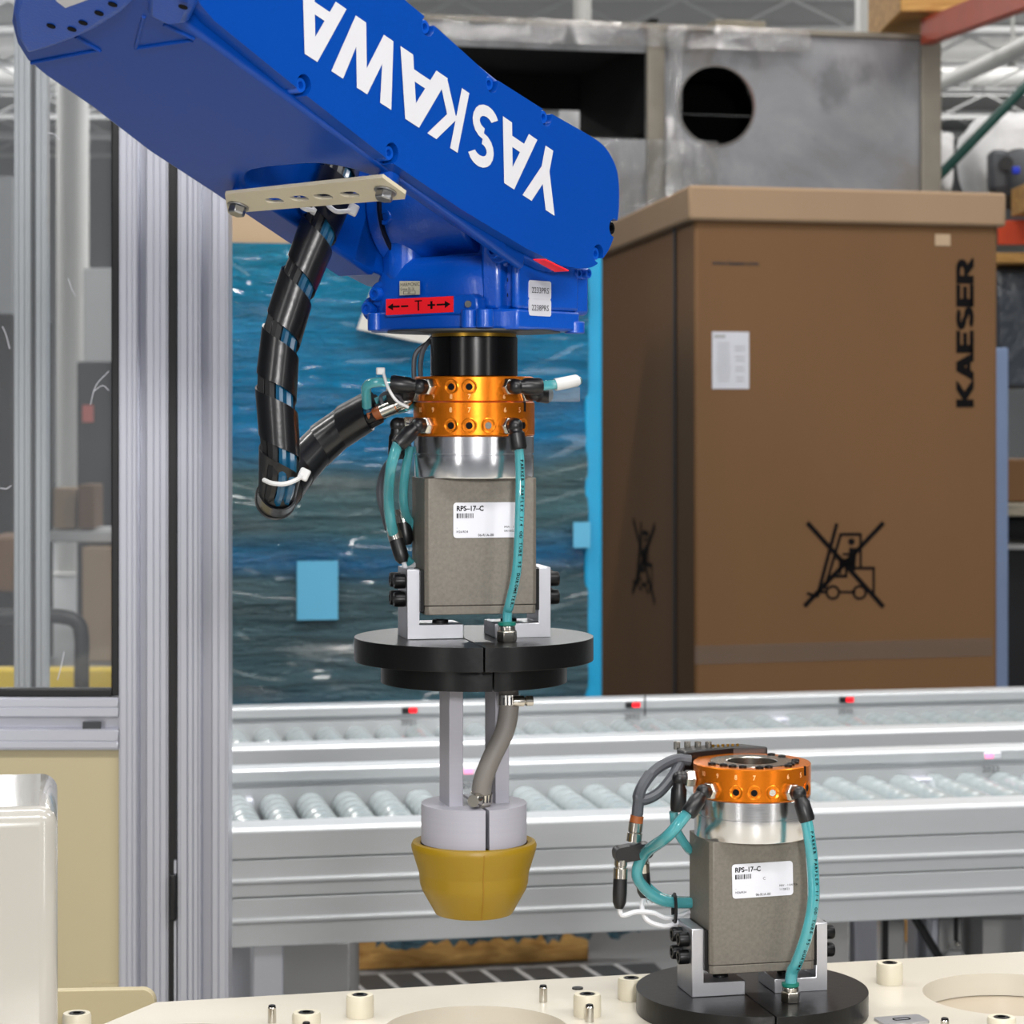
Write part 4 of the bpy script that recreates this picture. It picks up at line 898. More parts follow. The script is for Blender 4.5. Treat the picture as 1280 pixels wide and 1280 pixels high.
    if hang:
        obj('sensor_wire', MB().tube([(-.06, -.002, .063), (-.057, 0, .057), (-.05, .01, .058), (-.045, .02, .06)], .002, 8), M['white_cable'], root, local=True)
        # posts, clamp, cup and hose underneath
        G = Matrix.Rotation(R(3), 4, 'Z')
        for x in (-.0195, .0215): obj('support_bar', MB().box((x, .0 if x < 0 else .006, -.0885), (.0120, .034, .103), G), M['pa_grey'], root, .0006, local=True)
        sl = .0016
        for s in (-1, 1):
            def half(r): 
                a = [(s*sl, -math.sqrt(r*r-sl*sl))]+[(r*math.sin(R(k))*s, -r*math.cos(R(k))) for k in range(6, 175, 6)]+[(s*sl, math.sqrt(r*r-sl*sl))]
                return a if s > 0 else a[::-1]
            obj('clamp_half', MB().prism(half(.0440), -.171, -.1385, G), M['pa_grey'], root, .0058, local=True, seg=1)
        prof = [(.0001, -.231), (.030, -.231), (.0322, -.2302), (.0432, -.2108), (.0452, -.2045), (.0457, -.197), (.0462, -.195), (.052, -.1765), (.0524, -.1735), (.0512, -.1708), (.0485, -.170), (.0448, -.1715), (.0446, -.176), (.0001, -.176)]
        obj('suction_cup', MB().lathe(prof, None, 64), M['pu_yellow'], root, local=True, label='yellow rubber cup')
        obj('seam_ridge', MB().tube([Vector((math.sin(R(-2.5+.3*k))*(r+.0001), -math.cos(R(-2.5+.3*k))*(r+.0001), z)) for k, (r, z) in enumerate([(.0524, -.1735), (.0462, -.195), (.0457, -.197), (.0452, -.2045), (.0432, -.2108), (.0326, -.2295)])], .00045, 6, 1, False), mat('seam_ochre', '8c6608', .6), root, local=True)
        hz = -.0375
        obj('brass_nipple', MB().lathe([(.0062, hz), (.0072, hz-.001), (.0072, hz-.005), (.005, hz-.0055)], Matrix.Translation((.026, -.016, 0)), 6), M['brass'], root, local=True)
        pts = [Vector((.026, -.016, hz-.004)), Vector((.026, -.018, hz-.022)), Vector((.0215, -.021, hz-.040)), Vector((.0105, -.024, hz-.060)), Vector((.0025, -.024, hz-.080)), Vector((.0015, -.020, hz-.1))]
        obj('vacuum_hose', MB().tube(pts, .0082, 16, 8), M['hose_grey'], root, local=True)
        for cpt, ax_, sx in ((Vector((.026, -.017, hz-.0145)), Vector((0, -.1, -1)), 1), (Vector((.0018, -.0215, hz-.094)), Vector((0, .1, -1)), -1)):
            ax_.normalize()
            h = obj('hose_clamp', MB().rod(cpt-ax_*.0042, cpt+ax_*.0042, [(.0084, 0), (.0094, .02), (.0094, .98), (.0084, 1)], 28), M['nickel'], root, local=True)
            for k in range(5):
                a = R(-90+(-38+19*k)); dd = Vector((math.cos(a), math.sin(a), 0)); obj('clamp_slot', MB().box((0, 0, 0), (.0011, .0006, .006), frame(cpt+dd*.0095, (-dd.y, dd.x, 0), dd, (0, 0, 1))), M['ink2'], h, local=True)
            s0 = cpt+Vector((sx*.004, -.0095, 0))
            obj('clamp_screw', MB().rod(s0-Vector((sx*.003, 0, 0)), s0+Vector((sx*.014, 0, 0)), [(.004, 0), (.0045, .1), (.0045, .55), (.003, .6), (.0042, .68), (.0042, 1)], 12) if sx > 0 else MB().rod(s0+Vector((.002, .006, 0)), s0+Vector((-.006, -.006, 0)), [(.0055, 0), (.006, .5), (.006, .8), (.005, 1)], 16), M['nickel'], h, local=True)
HX, HD = -.0317, 2.0
THT = 12.5
hg = thing('hanging_gripper', 'gripper hanging from the blue robot wrist, with a yellow rubber cup underneath', 'gripper', (HX, HD, 1.28), THT)
gripper(hg, True)
sg = thing('standing_gripper', 'spare gripper standing on its black disc on the cream fixture table', 'gripper', (.2065, 2.066, .9708), THT)
gripper(sg, False)
# ---------------------------------------------------------------- robot side of the tool changer
mr = thing('tool_changer_master', 'upper orange tool changer ring with black air fittings under the robot wrist', 'tool changer', (HX, HD, 1.28), THT)
ring = obj('master_ring', MB().lathe([(.02, .1953), (.0490, .1953), (.0496, .196), (.0496, .2152), (.0488, .216), (.02, .216)], None, 96), M['orange'], mr, local=True)
ring_holes(mr, .2073, .0496, [(-33.5, 'o'), (-16, 'o')], None, 0)
b = MB()
for s, ph in (('8', -33.5), ('7', -16), ('6', 18), ('9', -53)): ring_text(b, s, ph, .1975, .0496, .0055)
obj('port_numbers', b, M['blackox'] if False else bpy.data.materials['etched_mark'], ring, local=True)
for ph, out, dr in ((-57, (-1, .18, .12), .024), (21.5, (1, .12, .02), .022)):
    d = dirphi(ph); c = d*.0494+Vector((0, 0, .2073)); e = elbow(mr, c, d, out, drop=dr, hexlen=.008)
    o = Vector(out).normalized()
    if ph > 0:
        tb = obj('air_tube', MB().tube([e-o*.004, e+o*.018+Vector((0, 0, .002)), e+o*.034+Vector((0, .01, .004)), e+o*.035+Vector((-.012, .03, .002))], .0042, 12, 6), M['teal'], mr, local=True)
        obj('marker_sleeve', MB().tube([e+o*.012+Vector((0, 0, .001)), e+o*.024+Vector((0, 0, .003)), e+o*.031+Vector((0, .004, .004))], .0052, 14, 6), M['white_pl'], mr, local=True)
        obj('clear_tag', MB().box(e+o*.02+Vector((0, 0, -.007)), (.026, .001, .012)), M['sleeve'], mr, local=True)
    else:
        obj('air_tube', MB().tube([e-o*.004, e+o*.008, e+o*.014+Vector((-.004, .006, -.004)), e+o*.012+Vector((-.004, .02, -.02))], .0042, 12, 6), M['teal'], mr, local=True)
        obj('cable_tie', MB().tube([e+o*.006+Vector((0, -.002, .008)), e+o*.003+Vector((0, -.008, -.004)), e+o*-.004+Vector((0, -.009, -.014)), e+o*-.014+Vector((0, -.006, -.018))], .0013, 6), M['white_pl'], mr, local=True)
        obj('tie_head', MB().box(e+o*.008+Vector((0, -.001, .009)), (.007, .005, .006)), M['white_pl'], mr, .001, local=True)
for ph, out in ((-75, (-1, .3, -.12)), (42, (1, .4, -.1))):
    d = dirphi(ph); c = d*.0494+Vector((0, .004, .202)); elbow(mr, c, d, out, drop=.016)
obj('sensor_plug', MB().rod((-.055, -.01, .197), (-.078, .0, .187), [(.0035, 0), (.0052, .2), (.0052, .5), (.0058, .52), (.0058, 1)], 16), M['nickel'], mr, local=True)
obj('plug_sleeve', MB().rod((-.078, .0, .187), (-.088, .004, .183), [(.0056, 0), (.0052, 1)], 16), M['copper'], mr, local=True)
obj('sensor_lead', MB().tube([(-.032, .01, .252-.002), (-.040, .012, .24), (-.043, .012, .228), (-.043, .012, .214)], .0021, 8), M['grey_cable'], mr, local=True)
obj('sensor_lead', MB().tube([(-.034, .016, .246), (-.046, .016, .236), (-.048, .016, .222), (-.047, .016, .205)], .0021, 8), M['grey_cable'], mr, local=True)
# ================================================================ robot
YW = 36.6
Nv = Vector((math.cos(R(YW)), -math.sin(R(YW)), 0)); Av = Vector((math.sin(R(YW)), math.cos(R(YW)), 0))
O3 = Vector((HX, HD, 0)); CP = .10
RB = frame(O3, Nv, Av, Z)                       # wrist space: n, a, z(world)
def rp(px, py, n):                              # pixel on the plane n=const -> (a, z)
    q = on_plane(px, py, O3+Nv*n, Nv)-O3; return Vector((q.dot(Av), q.z))
E1, E2 = rp(380, 108, CP), rp(657, 312, CP); sd = (E2-E1).normalized(); ud = Vector((-sd.y, sd.x))
Bc = rp(712, 245, CP)
Sv = Av*sd.x+Z*sd.y; Uv = Av*ud.x+Z*ud.y
FO = O3+Av*Bc.x+Z*Bc.y
FM = frame(FO, Nv, Sv, Uv)                      # forearm space: n, s, u; origin on the B axis
# side-profile prisms: (s,u) polygon extruded along n
def side(poly, n0, n1, holes=()): return MB().prism(poly, n0, n1, FM @ frame((0, 0, 0), (0, 1, 0), (0, 0, 1), (1, 0, 0)), holes)
def su(px, py, n=CP):
    q = rp(px, py, n)-Bc; return Vector((q.dot(sd), q.dot(ud)))
def ccw(p):
    p = [tuple(q) for q in p]
    return p if sum(p[i][0]*p[(i+1) % len(p)][1]-p[(i+1) % len(p)][0]*p[i][1] for i in range(len(p))) > 0 else p[::-1]
rob = thing('robot_arm', 'big blue robot forearm and wrist hanging in from the upper left', 'robot', (HX, HD, 1.5))
out_px = [(725, 336), (700, 331), (657, 310), (577, 262), (490, 203), (380, 117), (268, 26), (250, 5), (232, -40), (250, -110), (330, -170), (440, -70), (506, 0), (529, 19), (609, 92), (675, 134), (728, 164), (750, 178), (762, 192), (771, 212), (774, 238), (773, 268), (766, 300), (756, 320), (742, 333)]
k1 = out_px.index((728, 164)); rnd_end = [tuple(v.to_2d()) for v in spline([Vector((*p, 0)) for p in out_px[k1:]+[(725, 336)]], 4)]
cov = [tuple(su(*p)) for p in out_px[1:k1]+rnd_end]
ar = sum(cov[i][0]*cov[(i+1) % len(cov)][1]-cov[(i+1) % len(cov)][0]*cov[i][1] for i in range(len(cov)))
if ar < 0: cov = cov[::-1]
bolts = [(380, 106), (490, 191), (577, 241), (657, 288), (748, 317), (768, 285), (766, 220), (683, 146), (615, 104), (535, 33), (270, 3)]
bc_ = [su(*p) for p in bolts]; NR = .0076
dense = []
for i in range(len(cov)):
    p, q = Vector(cov[i]), Vector(cov[(i+1) % len(cov)]); n = max(1, int((q-p).length/.0012)); dense += [p.lerp(q, k/n) for k in range(n)]
ins = [next((k for k, c in enumerate(bc_) if (p-c).length < NR), -1) for p in dense]
st = next(i for i in range(len(ins)) if ins[i] < 0); dense = dense[st:]+dense[:st]; ins = ins[st:]+ins[:st]
cov2 = []; i = 0; last = None
while i < len(dense):
    if ins[i] < 0:
        cov2.append(tuple(dense[i])); i += 1; continue
    k = ins[i]; j = i
    while j+1 < len(dense) and ins[j+1] == k: j += 1
    c = bc_[k]; d0 = dense[i-1]-c; d1 = dense[(j+1) % len(dense)]-c; a0 = math.atan2(d0.y, d0.x); a1 = math.atan2(d1.y, d1.x)
    if a1 > a0: a1 -= 2*math.pi        # clockwise = through the inside of a ccw outline
    cov2 += [(c.x+NR*math.cos(a0+(a1-a0)*t/14), c.y+NR*math.sin(a0+(a1-a0)*t/14)) for t in range(15)]
    i = j+1
# thin out the straight runs
cov3 = [cov2[0]]
for p, q in zip(cov2[1:], cov2[2:]+cov2[:1]):
    a = Vector(p)-Vector(cov3[-1]); b = Vector(q)-Vector(p)
    if a.length > 1e-6 and (abs(a.normalized().cross(b.normalized() if b.length > 1e-9 else a.normalized())) > .012): cov3.append(p)
cover = obj('arm_cover', side(cov3, CP-.012, CP), M['blue'], rob, .0012)
for p, ctr in zip(bolts, bc_):
    c = FM @ Vector((CP-.0085, ctr.x, ctr.y)); dark = p == (768, 285)
    obj('cover_bolt', MB().rod(c-Nv*.004, c+Nv*.0055, [(.0056, 0), (.0056, .86), (.005, 1), (.0028, 1), (.0026, .6), (.0001, .6)], 18), M['blackox'] if dark else M['blue_cast_lit'], cover)
# lettering on the cover: fit text rows through the photographed foot and head lines
fl0, fl1 = su(692, 189), su(489, 50); hl0 = su(687, 266)
tdir = (fl1-fl0).normalized(); hdir = Vector((tdir.y, -tdir.x))
if (hl0-fl0).dot(hdir) < 0: hdir = -hdir
HT = (hl0-fl0).dot(hdir)
def stroke(pts, w):   # poly-line as quads
    mb = []; 
    for p, q in zip(pts, pts[1:]):
        p = Vector(p); q = Vector(q); d = (q-p).normalized(); n = Vector((-d.y, d.x))*w/2; mb.append([p-n, q-n, q+n, p+n])
    return mb
row = 'YASKAWA'; tot = sum(GL[c][0] for c in row)
span = (su(375, -30)-fl0).dot(tdir)
def row_at(px, py): return (su(px, py)-fl0).dot(tdir)
# letter starts measured on the foot line (left edge of every letter, reading direction)
starts = [row_at(700, 268+0*1), 0, 0]
pos = [(690, 267), (672, 177), (623, 145), (585, 118), (573, 0), (489, 50), (433, 10)]
edge = {0: row_at(693, 269), 1: row_at(671, 176), 2: row_at(624, 160), 3: row_at(586, 117), 4: row_at(559, 100), 5: row_at(489, 136), 6: row_at(433, 10)}
endw = {0: row_at(653, 242), 1: row_at(628, 146), 2: row_at(581, 193), 3: row_at(532, 163), 4: row_at(500, 57), 5: row_at(414, 87), 6: row_at(378, -28)}
mb = MB()
for k, ch in enumerate(row):
    adv, pieces = GL[ch]; wmax = max(p[0] for q in pieces for p in q); e0, e1 = edge[k], endw[k]
    for q in pieces:
        v = []
        for x, y in q:
            p2 = fl0+tdir*(e0+(e1-e0)*x/wmax)+hdir*(HT*y); v.append(FM @ Vector((CP+.0003+.00002*(len(mb.f) % 12), p2[0], p2[1])))
        a3 = (v[1]-v[0]).cross(v[2]-v[0]).dot(Nv)
        mb.add(v if a3 > 0 else v[::-1], [list(range(len(v)))])
obj('brand_lettering', mb, M['letter_white'], cover, label='white upside-down brand lettering')
# forearm body with the open fork throat
uL = su(490, 205)[1]; uT = su(560, 50)[1]
s_thr = None
def und(px, py, u):   # pixel on the underside plane u=const -> (n, s)
    q = FM.inverted() @ on_plane(px, py, FO+Uv*u, Uv); return Vector((q.x, q.y))
t0 = und(400, 205, uL); tl = und(303, 232, uL); s_t = t0.y; sB = -.02
nL0, nL1 = -.118, -.104
s_back = su(262, 22)[0]-.02
LW_ = und(303, 236, uL).x
plan = [(CP-.0125, s_back-.1), (CP-.0125, sB), (CP-.02, sB)]
nR = CP-.026
rc = .05
plan += [(nR, s_t+rc)]+[(nR-rc+rc*math.cos(R(a)), s_t+rc-rc*math.sin(R(a))) for a in range(15, 91, 15)]
plan += [(LW_+rc-rc*math.sin(R(a)), s_t+rc-rc*math.cos(R(a))) for a in range(0, 91, 15)]+[(LW_, sB), (nL1, sB)]
plan += [tuple(und(*p, uL)) for p in ((260, 238), (183, 188), (114, 135), (59, 98), (34, 77), (21, 56), (14, 30), (17, 5), (28, -25))]
pa = sum(plan[i][0]*plan[(i+1) % len(plan)][1]-plan[(i+1) % len(plan)][0]*plan[i][1] for i in range(len(plan)))
if pa < 0: plan = plan[::-1]
fore = obj('forearm', MB().prism(plan, uL, uT+.01, FM), M['blue'], rob, .007, seg=3)
# fork arms with rounded ends
rb_ = .068
def stad(r, s0, lo, hi): return [(s0, lo)]+[(r*math.cos(R(a)), r*math.sin(R(a))) for a in range(-80, 81, 10)]+[(s0, hi)]
obj('fork_arm', side(stad(.060, -.05, uL+.006, uT), CP-.026, CP-.0125), M['blue'], rob, .004)
obj('fork_arm', side(stad(rb_, -.05, uL+.001, uT), nL1, LW_), M['blue'], rob, .006, seg=3)
obj('joint_boss', MB().cyl(FM @ Vector((LW_, 0, 0)), FM @ Vector((LW_+.012, 0, 0)), .058, .055, 48), M['blue_cast_lit'], rob, .002)
obj('joint_seam', MB().cyl(FM @ Vector((LW_+.012, 0, 0)), FM @ Vector((LW_+.0142, 0, 0)), .0565, seg=48), M['black'], rob)
# elbow casting at the near end
ue = uL-.007
pe = ccw([tuple(und(*p, ue)) for p in ((20, 48), (33, 70), (62, 62), (95, 50), (122, 38), (150, 20), (166, 4), (172, -40), (30, -40), (15, 15))])
eb = obj('elbow_casting', MB().prism(pe, ue, uL+.02, FM), M['blue_cast_lit'], rob, .005, seg=3)
pe = ccw([tuple(und(*p, uL-.005)) for p in ((184, -40), (182, 22), (205, 34), (236, 30), (246, 8), (246, -40))])
obj('elbow_boss', MB().prism(pe, uL-.005, uL+.02, FM), M['blue_cast_lit'], rob, .006, seg=3)
for px, py in ((64, 32), (90, 36), (104, 28), (124, 16), (141, 5), (229, 8)):
    q = und(px, py, ue); c = FM @ Vector((q.x, q.y, ue-.0002)); obj('tapped_hole', MB().cyl(c, c-Uv*.0005, .0032, seg=16), M['ink'], eb)
q = [und(px, py, ue) for px, py in ((70, 0), (82, 9), (112, -2), (140, -20), (90, -40))]
obj('white_badge', MB().prism([tuple(p) for p in q] if sum(q[i][0]*q[(i+1) % 5][1]-q[(i+1) % 5][0]*q[i][1] for i in range(5)) > 0 else [tuple(p) for p in q][::-1], ue-.0006, ue-.0001, FM), M['letter_white'], eb)
for pts in (((125, 62), (40, 78)), ((240, 50), (170, 60)), ((205, 30), (243, 48)), ((95, 45), (124, 62)), ((170, 58), (180, 20))):
    v = [FM @ Vector((*und(px, py, uL), uL-.0003)) for px, py in pts]
    obj('casting_rib', MB().cyl(v[0], v[1], .0016, seg=8), M['blue'], eb)
# cable bracket under the fork throat
ub = uL-.011
q = [und(*p, ub) for p in ((281, 243), (285, 267), (506, 249), (507, 243), (478, 222))]
pl = [tuple(p) for p in q]
if sum(pl[i][0]*pl[(i+1) % 5][1]-pl[(i+1) % 5][0]*pl[i][1] for i in range(5)) < 0: pl = pl[::-1]
hol = []
for px, py in ((343, 251), (374, 248), (404, 246), (437, 243)):
    c = und(px, py, ub); hol.append([(c.x+x, c.y+y) for x, y in rrect(-.0085, -.0045, .0085, .0045, .0044)])
br = obj('cable_bracket', MB().prism(pl, ub, ub+.003, FM, hol), M['cream'], rob, .0006)
for px, py in ((298, 257), (482, 238)):
    c = und(px, py, ub); w = FM @ Vector((c.x, c.y, ub))
    b = MB().rod(w, w-Uv*.0015, [(.0086, 0), (.0086, 1)], 20).rod(w-Uv*.0015, w-Uv*.0078, [(.0070, 0), (.0070, .85), (.006, 1)], 6)
    obj('bracket_bolt', b, M['steelbolt'], br, .0004)
    obj('stand_off', MB().cyl(w+Uv*.003, w+Uv*.0125, .008, seg=16), M['blue_cast_lit'], rob)
# wrist: local (n, a) plan, z world
def wp(poly, z0, z1): return MB().prism(poly, z0, z1, RB)
zw = 1.5335
NF, AF = .072, -.034
foot = ccw([(-.087, -.030), (-.075, -.044), (-.05, -.05), (.0, -.056), (.04, -.053), (.056, -.040), (.0725, -.036), (.0725, .05), (.055, .066), (-.05, .07), (-.085, .04)])
obj('wrist_flange', wp(foot, zw, zw+.0165), M['blue_cast_lit'], rob, .0025)
dome = ccw([(-.080, -.028), (-.07, -.040), (-.04, -.046), (0, -.050), (.03, -.048), (.05, -.038), (.056, -.03), (.056, .055), (-.05, .062), (-.08, .03)])
def loft(poly, rows):   # rows of (scale about the centre, z)
    b = MB(); n = len(poly); cx_ = sum(p[0] for p in poly)/n; cy_ = sum(p[1] for p in poly)/n
    for s, z in rows: b.v += [tuple(RB @ Vector((cx_+(p[0]-cx_)*s, cy_+(p[1]-cy_)*s, z))) for p in poly]
    for k in range(len(rows)-1):
        for i in range(n): j = (i+1) % n; b.f.append([k*n+i, k*n+j, k*n+n+j, k*n+n+i])
    b.f.append(list(range(n))[::-1]); b.f.append([(len(rows)-1)*n+i for i in range(n)]); return b
dsm = [tuple(v.to_2d()) for v in spline([Vector((*p, 0)) for p in dome+dome[:1]], 4)][:-1]
obj('wrist_housing', loft(dsm, [(1, zw+.0165), (1, zw+.034), (.985, zw+.042), (.95, zw+.049), (.89, zw+.055), (.80, zw+.059), (.66, zw+.0615)]), M['blue_cast_lit'], rob, 0, angle=60)
# label box on the right
obj('wrist_box', wp(ccw([(.035, -.028), (NF, -.030), (NF, .050), (.03, .052)]), zw+.0165, zw+.062), M['blue_cast_lit'], rob, .003)
obj('wrist_box', wp(ccw([(.02, .045), (NF-.006, .050), (NF-.006, .074), (.02, .074)]), zw+.014, zw+.060), M['blue_cast_lit'], rob, .004)
# upright with four tapped holes
upr = obj('upright', wp(ccw([(.040, -.044), (.056, -.040), (.0565, -.022), (.04, -.022)]), zw+.016, zw+.083), M['blue_cast_lit'], rob, .0035)
obj('upright', wp(ccw([(.064, -.036), (NF, -.036), (NF, -.024), (.064, -.024)]), zw+.0165, zw+.07), M['blue_cast_lit'], rob, .003)
for px, py in ((636, 350), (642, 346), (636, 369), (642, 373)):
    a, z = rp(px, py, .0565); c = RB @ Vector((.0566, a, z)); obj('tapped_hole', MB().cyl(c, c+Nv*.0006, .0026, seg=14), M['ink'], upr)
# left column and hub on the B axis
bz = Bc.y
obj('left_column', wp(ccw([(-.072, -.036), (-.05, -.046), (-.032, -.038), (-.03, .03), (-.07, .035)]), zw+.04, bz+.0), M['blue_cast_lit'], rob, .012, seg=4)
hub = obj('wrist_hub', MB().rod(FM @ Vector((-.074, 0, 0)), FM @ Vector((.02, 0, 0)), [(.050, 0), (.053, .04), (.053, .5), (.046, .62), (.046, 1)], 48), M['blue_cast_lit'], rob, .003)
obj('hub_web', wp(ccw([(-.04, -.018), (.03, -.018), (.034, .04), (-.04, .04)]), zw+.05, bz+.0), M['blue_cast_lit'], rob, .006)
obj('hub_shaft', MB().cyl(FM @ Vector((.028, 0, 0)), FM @ Vector((CP-.026, 0, 0)), .044, seg=48), M['blue_cast_lit'], rob, .002)
obj('right_column', wp(ccw([(.034, -.03), (.058, -.036), (.064, -.02), (.06, .035), (.034, .035)]), zw+.05, bz), M['blue_cast_lit'], rob, .005)
# visible bolts
def wbolt(px, py, n=None, a=None, r=.0075, l=.008, boss=.0105):
    if a is not None:
        p = on_plane(px, py, O3+Av*a, Av); d = -Av
    else:
        p = on_plane(px, py, O3+Nv*n, Nv); d = Nv
    b = obj('bolt_boss', MB().rod(p-d*.006, p+d*.001, [(boss, 0), (boss, 1)], 20), M['blue_cast_lit'], rob, .001)
    obj('socket_bolt', socket_bolt(MB(), p+d*.001, d, r, l), M['blue_cast_lit'], b)
for px, py, a in ((488, 272, -.048), (623, 313, -.042), (475, 368, -.040), (465, 386, -.036)): wbolt(px, py, a=a, r=.0068 if px > 480 else .0058, l=.007)
wbolt(683, 335, n=NF-.001, r=.0035, l=.004, boss=.004)
for k in (0, 1): wbolt(717+12*k, 342, n=NF-.004, r=.0042, l=.005, boss=.005)
obj('flange_lug', MB().rod(*[on_plane(718, y, O3+Nv*(NF-.004), Nv) for y in (417, 402)], [(.0085, 0), (.0085, 1)], 18), M['blue_cast_lit'], rob, .001)
for px, py, a in ((470, 405, -.044), (587, 403, -.056), (606, 403, -.054)):
    p = on_plane(px, py, O3+Av*a, Av); obj('flange_lug', MB().cyl(Vector((p.x, p.y, zw+.001)), Vector((p.x, p.y, zw+.016)), .007, seg=18), M['blue_cast_lit'], rob, .001)
for px, py in ((548, 281), (496, 343), (524, 296), (595, 306)):
    p = on_plane(px, py, O3-Av*.03, Av)
# sticker pad and stickers on the front
AS = -.0580
def fp(px, py, a=AS):
    q = on_plane(px, py, O3+Av*a, Av)-O3; return (q.dot(Nv), q.z)
FMx = frame(O3+Av*AS, Nv, Z, -Av)
def poly_front(pxs): return ccw([fp(*p) for p in pxs])
pad = obj('sticker_pad', MB().prism(poly_front([(479, 376), (480, 396), (590, 393), (596, 386), (595, 372), (588, 367)]), -.013, -.001, FMx), M['blue_cast_lit'], rob, .0015)
obj('pad_screw', MB().rod(on_plane(585, 380, O3+Av*(AS+.001), Av), on_plane(585, 380, O3+Av*(AS-.001), Av), [(.0028, 0), (.0028, 1), (.0012, 1)], 14), M['darksteel'], pad)
a0 = poly_front([(482, 374), (482, 394), (566, 390), (566, 370)])
rs = obj('axis_sticker', MB().prism(a0, -.001, -.0004, FMx), M['red'], rob, label='red axis sticker with arrows')
b = MB(); c0 = Vector(fp(482, 384.)); c1 = Vector(fp(566, 380)); ux = (c1-c0); ul = ux.length; ux.normalize(); uy = Vector((-ux.y, ux.x)); sh = fp(482, 374)[1]-fp(482, 394)[1]
SMx = FMx @ frame((c0.x, c0.y, 0), (ux.x, ux.y, 0), (uy.x, uy.y, 0), (0, 0, 1))
def sq(x0, x1, y0, y1): b.box(((x0+x1)/2*ul, (y0+y1)/2*sh, 0), ((x1-x0)*ul, (y1-y0)*sh, .0002), SMx)
sq(.10, .21, -.05, .06); sq(.235, .34, -.05, .06); sq(.483, .502, -.30, .32); sq(.44, .545, .26, .33); sq(.63, .74, -.05, .05); sq(.672, .702, -.24, .24); sq(.765, .90, -.05, .05)
b.add([(.03*ul, .0, .0001), (.115*ul, -.22*sh, .0001), (.115*ul, .22*sh, .0001)], [(0, 1, 2)], SMx); b.add([(.965*ul, 0, .0001), (.885*ul, .22*sh, .0001), (.885*ul, -.22*sh, .0001)], [(0, 1, 2)], SMx)
obj('sticker_print', b, M['ink'], rs)
g = poly_front([(495, 351), (495, 369), (520, 368), (520, 351)])
hs_ = obj('grease_label', MB().prism(g, -.0052, -.0046, FMx), M['sticker_aged'], rob, label='small silver grease label')
b = MB(); w = fp(520, 360)[0]-fp(495, 360)[0]; x0, y1 = fp(495, 351)
for s, f, z in (('HARMONIC', .0042, -.0045), ('Grease SK-1A', .0036, -.008)): put_text(b, s, FMx @ Matrix.Translation((x0+.001, y1+z, -.0044)), f, 0, (w-.002)/(len(s)*f*.62))
b.prism(rrect(x0+w*.2, y1-.0112, x0+w*.8, y1-.0085, .0003), -.0045, -.0044, FMx, [rrect(x0+w*.22, y1-.0109, x0+w*.78, y1-.0088, .0002)])
put_text(b, 'IN', FMx @ Matrix.Translation((x0+w*.42, y1-.0108, -.0044)), .0026)
obj('label_print', b, M['ink2'], hs_)
# number plates on the right face
NMx = frame(O3+Nv*NF, Av, Z, Nv)
def npx(px, py): a, z = rp(px, py, NF); return (a, z)
for s, (yt, yb) in (('2233PRS', (350, 374)), ('2238PRS', (373, 395))):
    x0, z1 = npx(660.5, yt); x1, _ = npx(688, yt); z0 = npx(660.5, yb)[1]
    st = obj('number_plate', MB().prism(rrect(x0, z0+.0004, x1, z1, .0022), 0, .0008, NMx), M['sticker'], rob, label='white number sticker')
    b = MB(); tm = text_mesh(s, 1, 0); tw = max(v[0] for v in tm.v); sc = (x1-x0)*.78/tw
    b.add([(x0+(x1-x0)*.1+v[0]*sc, (z0+z1)/2-.0024+v[1]*.0068, .0011) for v in tm.v], tm.f, NMx); obj('plate_print', b, M['ink2'], st)
# red sticker under the right fork arm
q = [und(px, py, uL+.001) for px, py in ((667, 323), (682, 323), (711, 337), (694, 338))]
p_ = ccw([tuple(v) for v in q])
obj('axis_sticker', MB().prism(p_, uL-.0004, uL+.0006, FM), M['red'], rob, label='red axis sticker under the fork arm')
# OUT plate
c = fp(478.5, 276, -.047); OM = frame(O3-Av*.047, Nv, Z, -Av)
op = obj('out_label', MB().box((c[0], c[1], .0004), (.0045, .017, .0006), OM), M['blue_cast_lit'], rob)
b = MB(); put_text(b, 'OUT', OM @ frame((c[0]-.0014, c[1]+.006, .0009), (0, -1, 0), (1, 0, 0), (0, 0, 1)), .0046); obj('label_print', b, M['ink2'], op)
# tool flange and spacer
TM = Matrix.Translation((HX, HD, 0))
obj('tool_flange', MB().lathe([(.0001, 1.5342), (.072, 1.5342), (.072, 1.5325), (.0365, 1.5318)], TM, 64), M['darksteel'], rob)
obj('brass_ring', MB().lathe([(.0345, 1.5335), (.0352, 1.5335), (.0352, 1.5285), (.03, 1.5285)], TM, 64), M['brass'], rob)
obj('spacer', MB().lathe([(.03, 1.5290), (.0356, 1.5290), (.0363, 1.5283), (.0363, 1.4968), (.0356, 1.4961), (.02, 1.4961)], TM, 64), M['black_gloss'], rob)
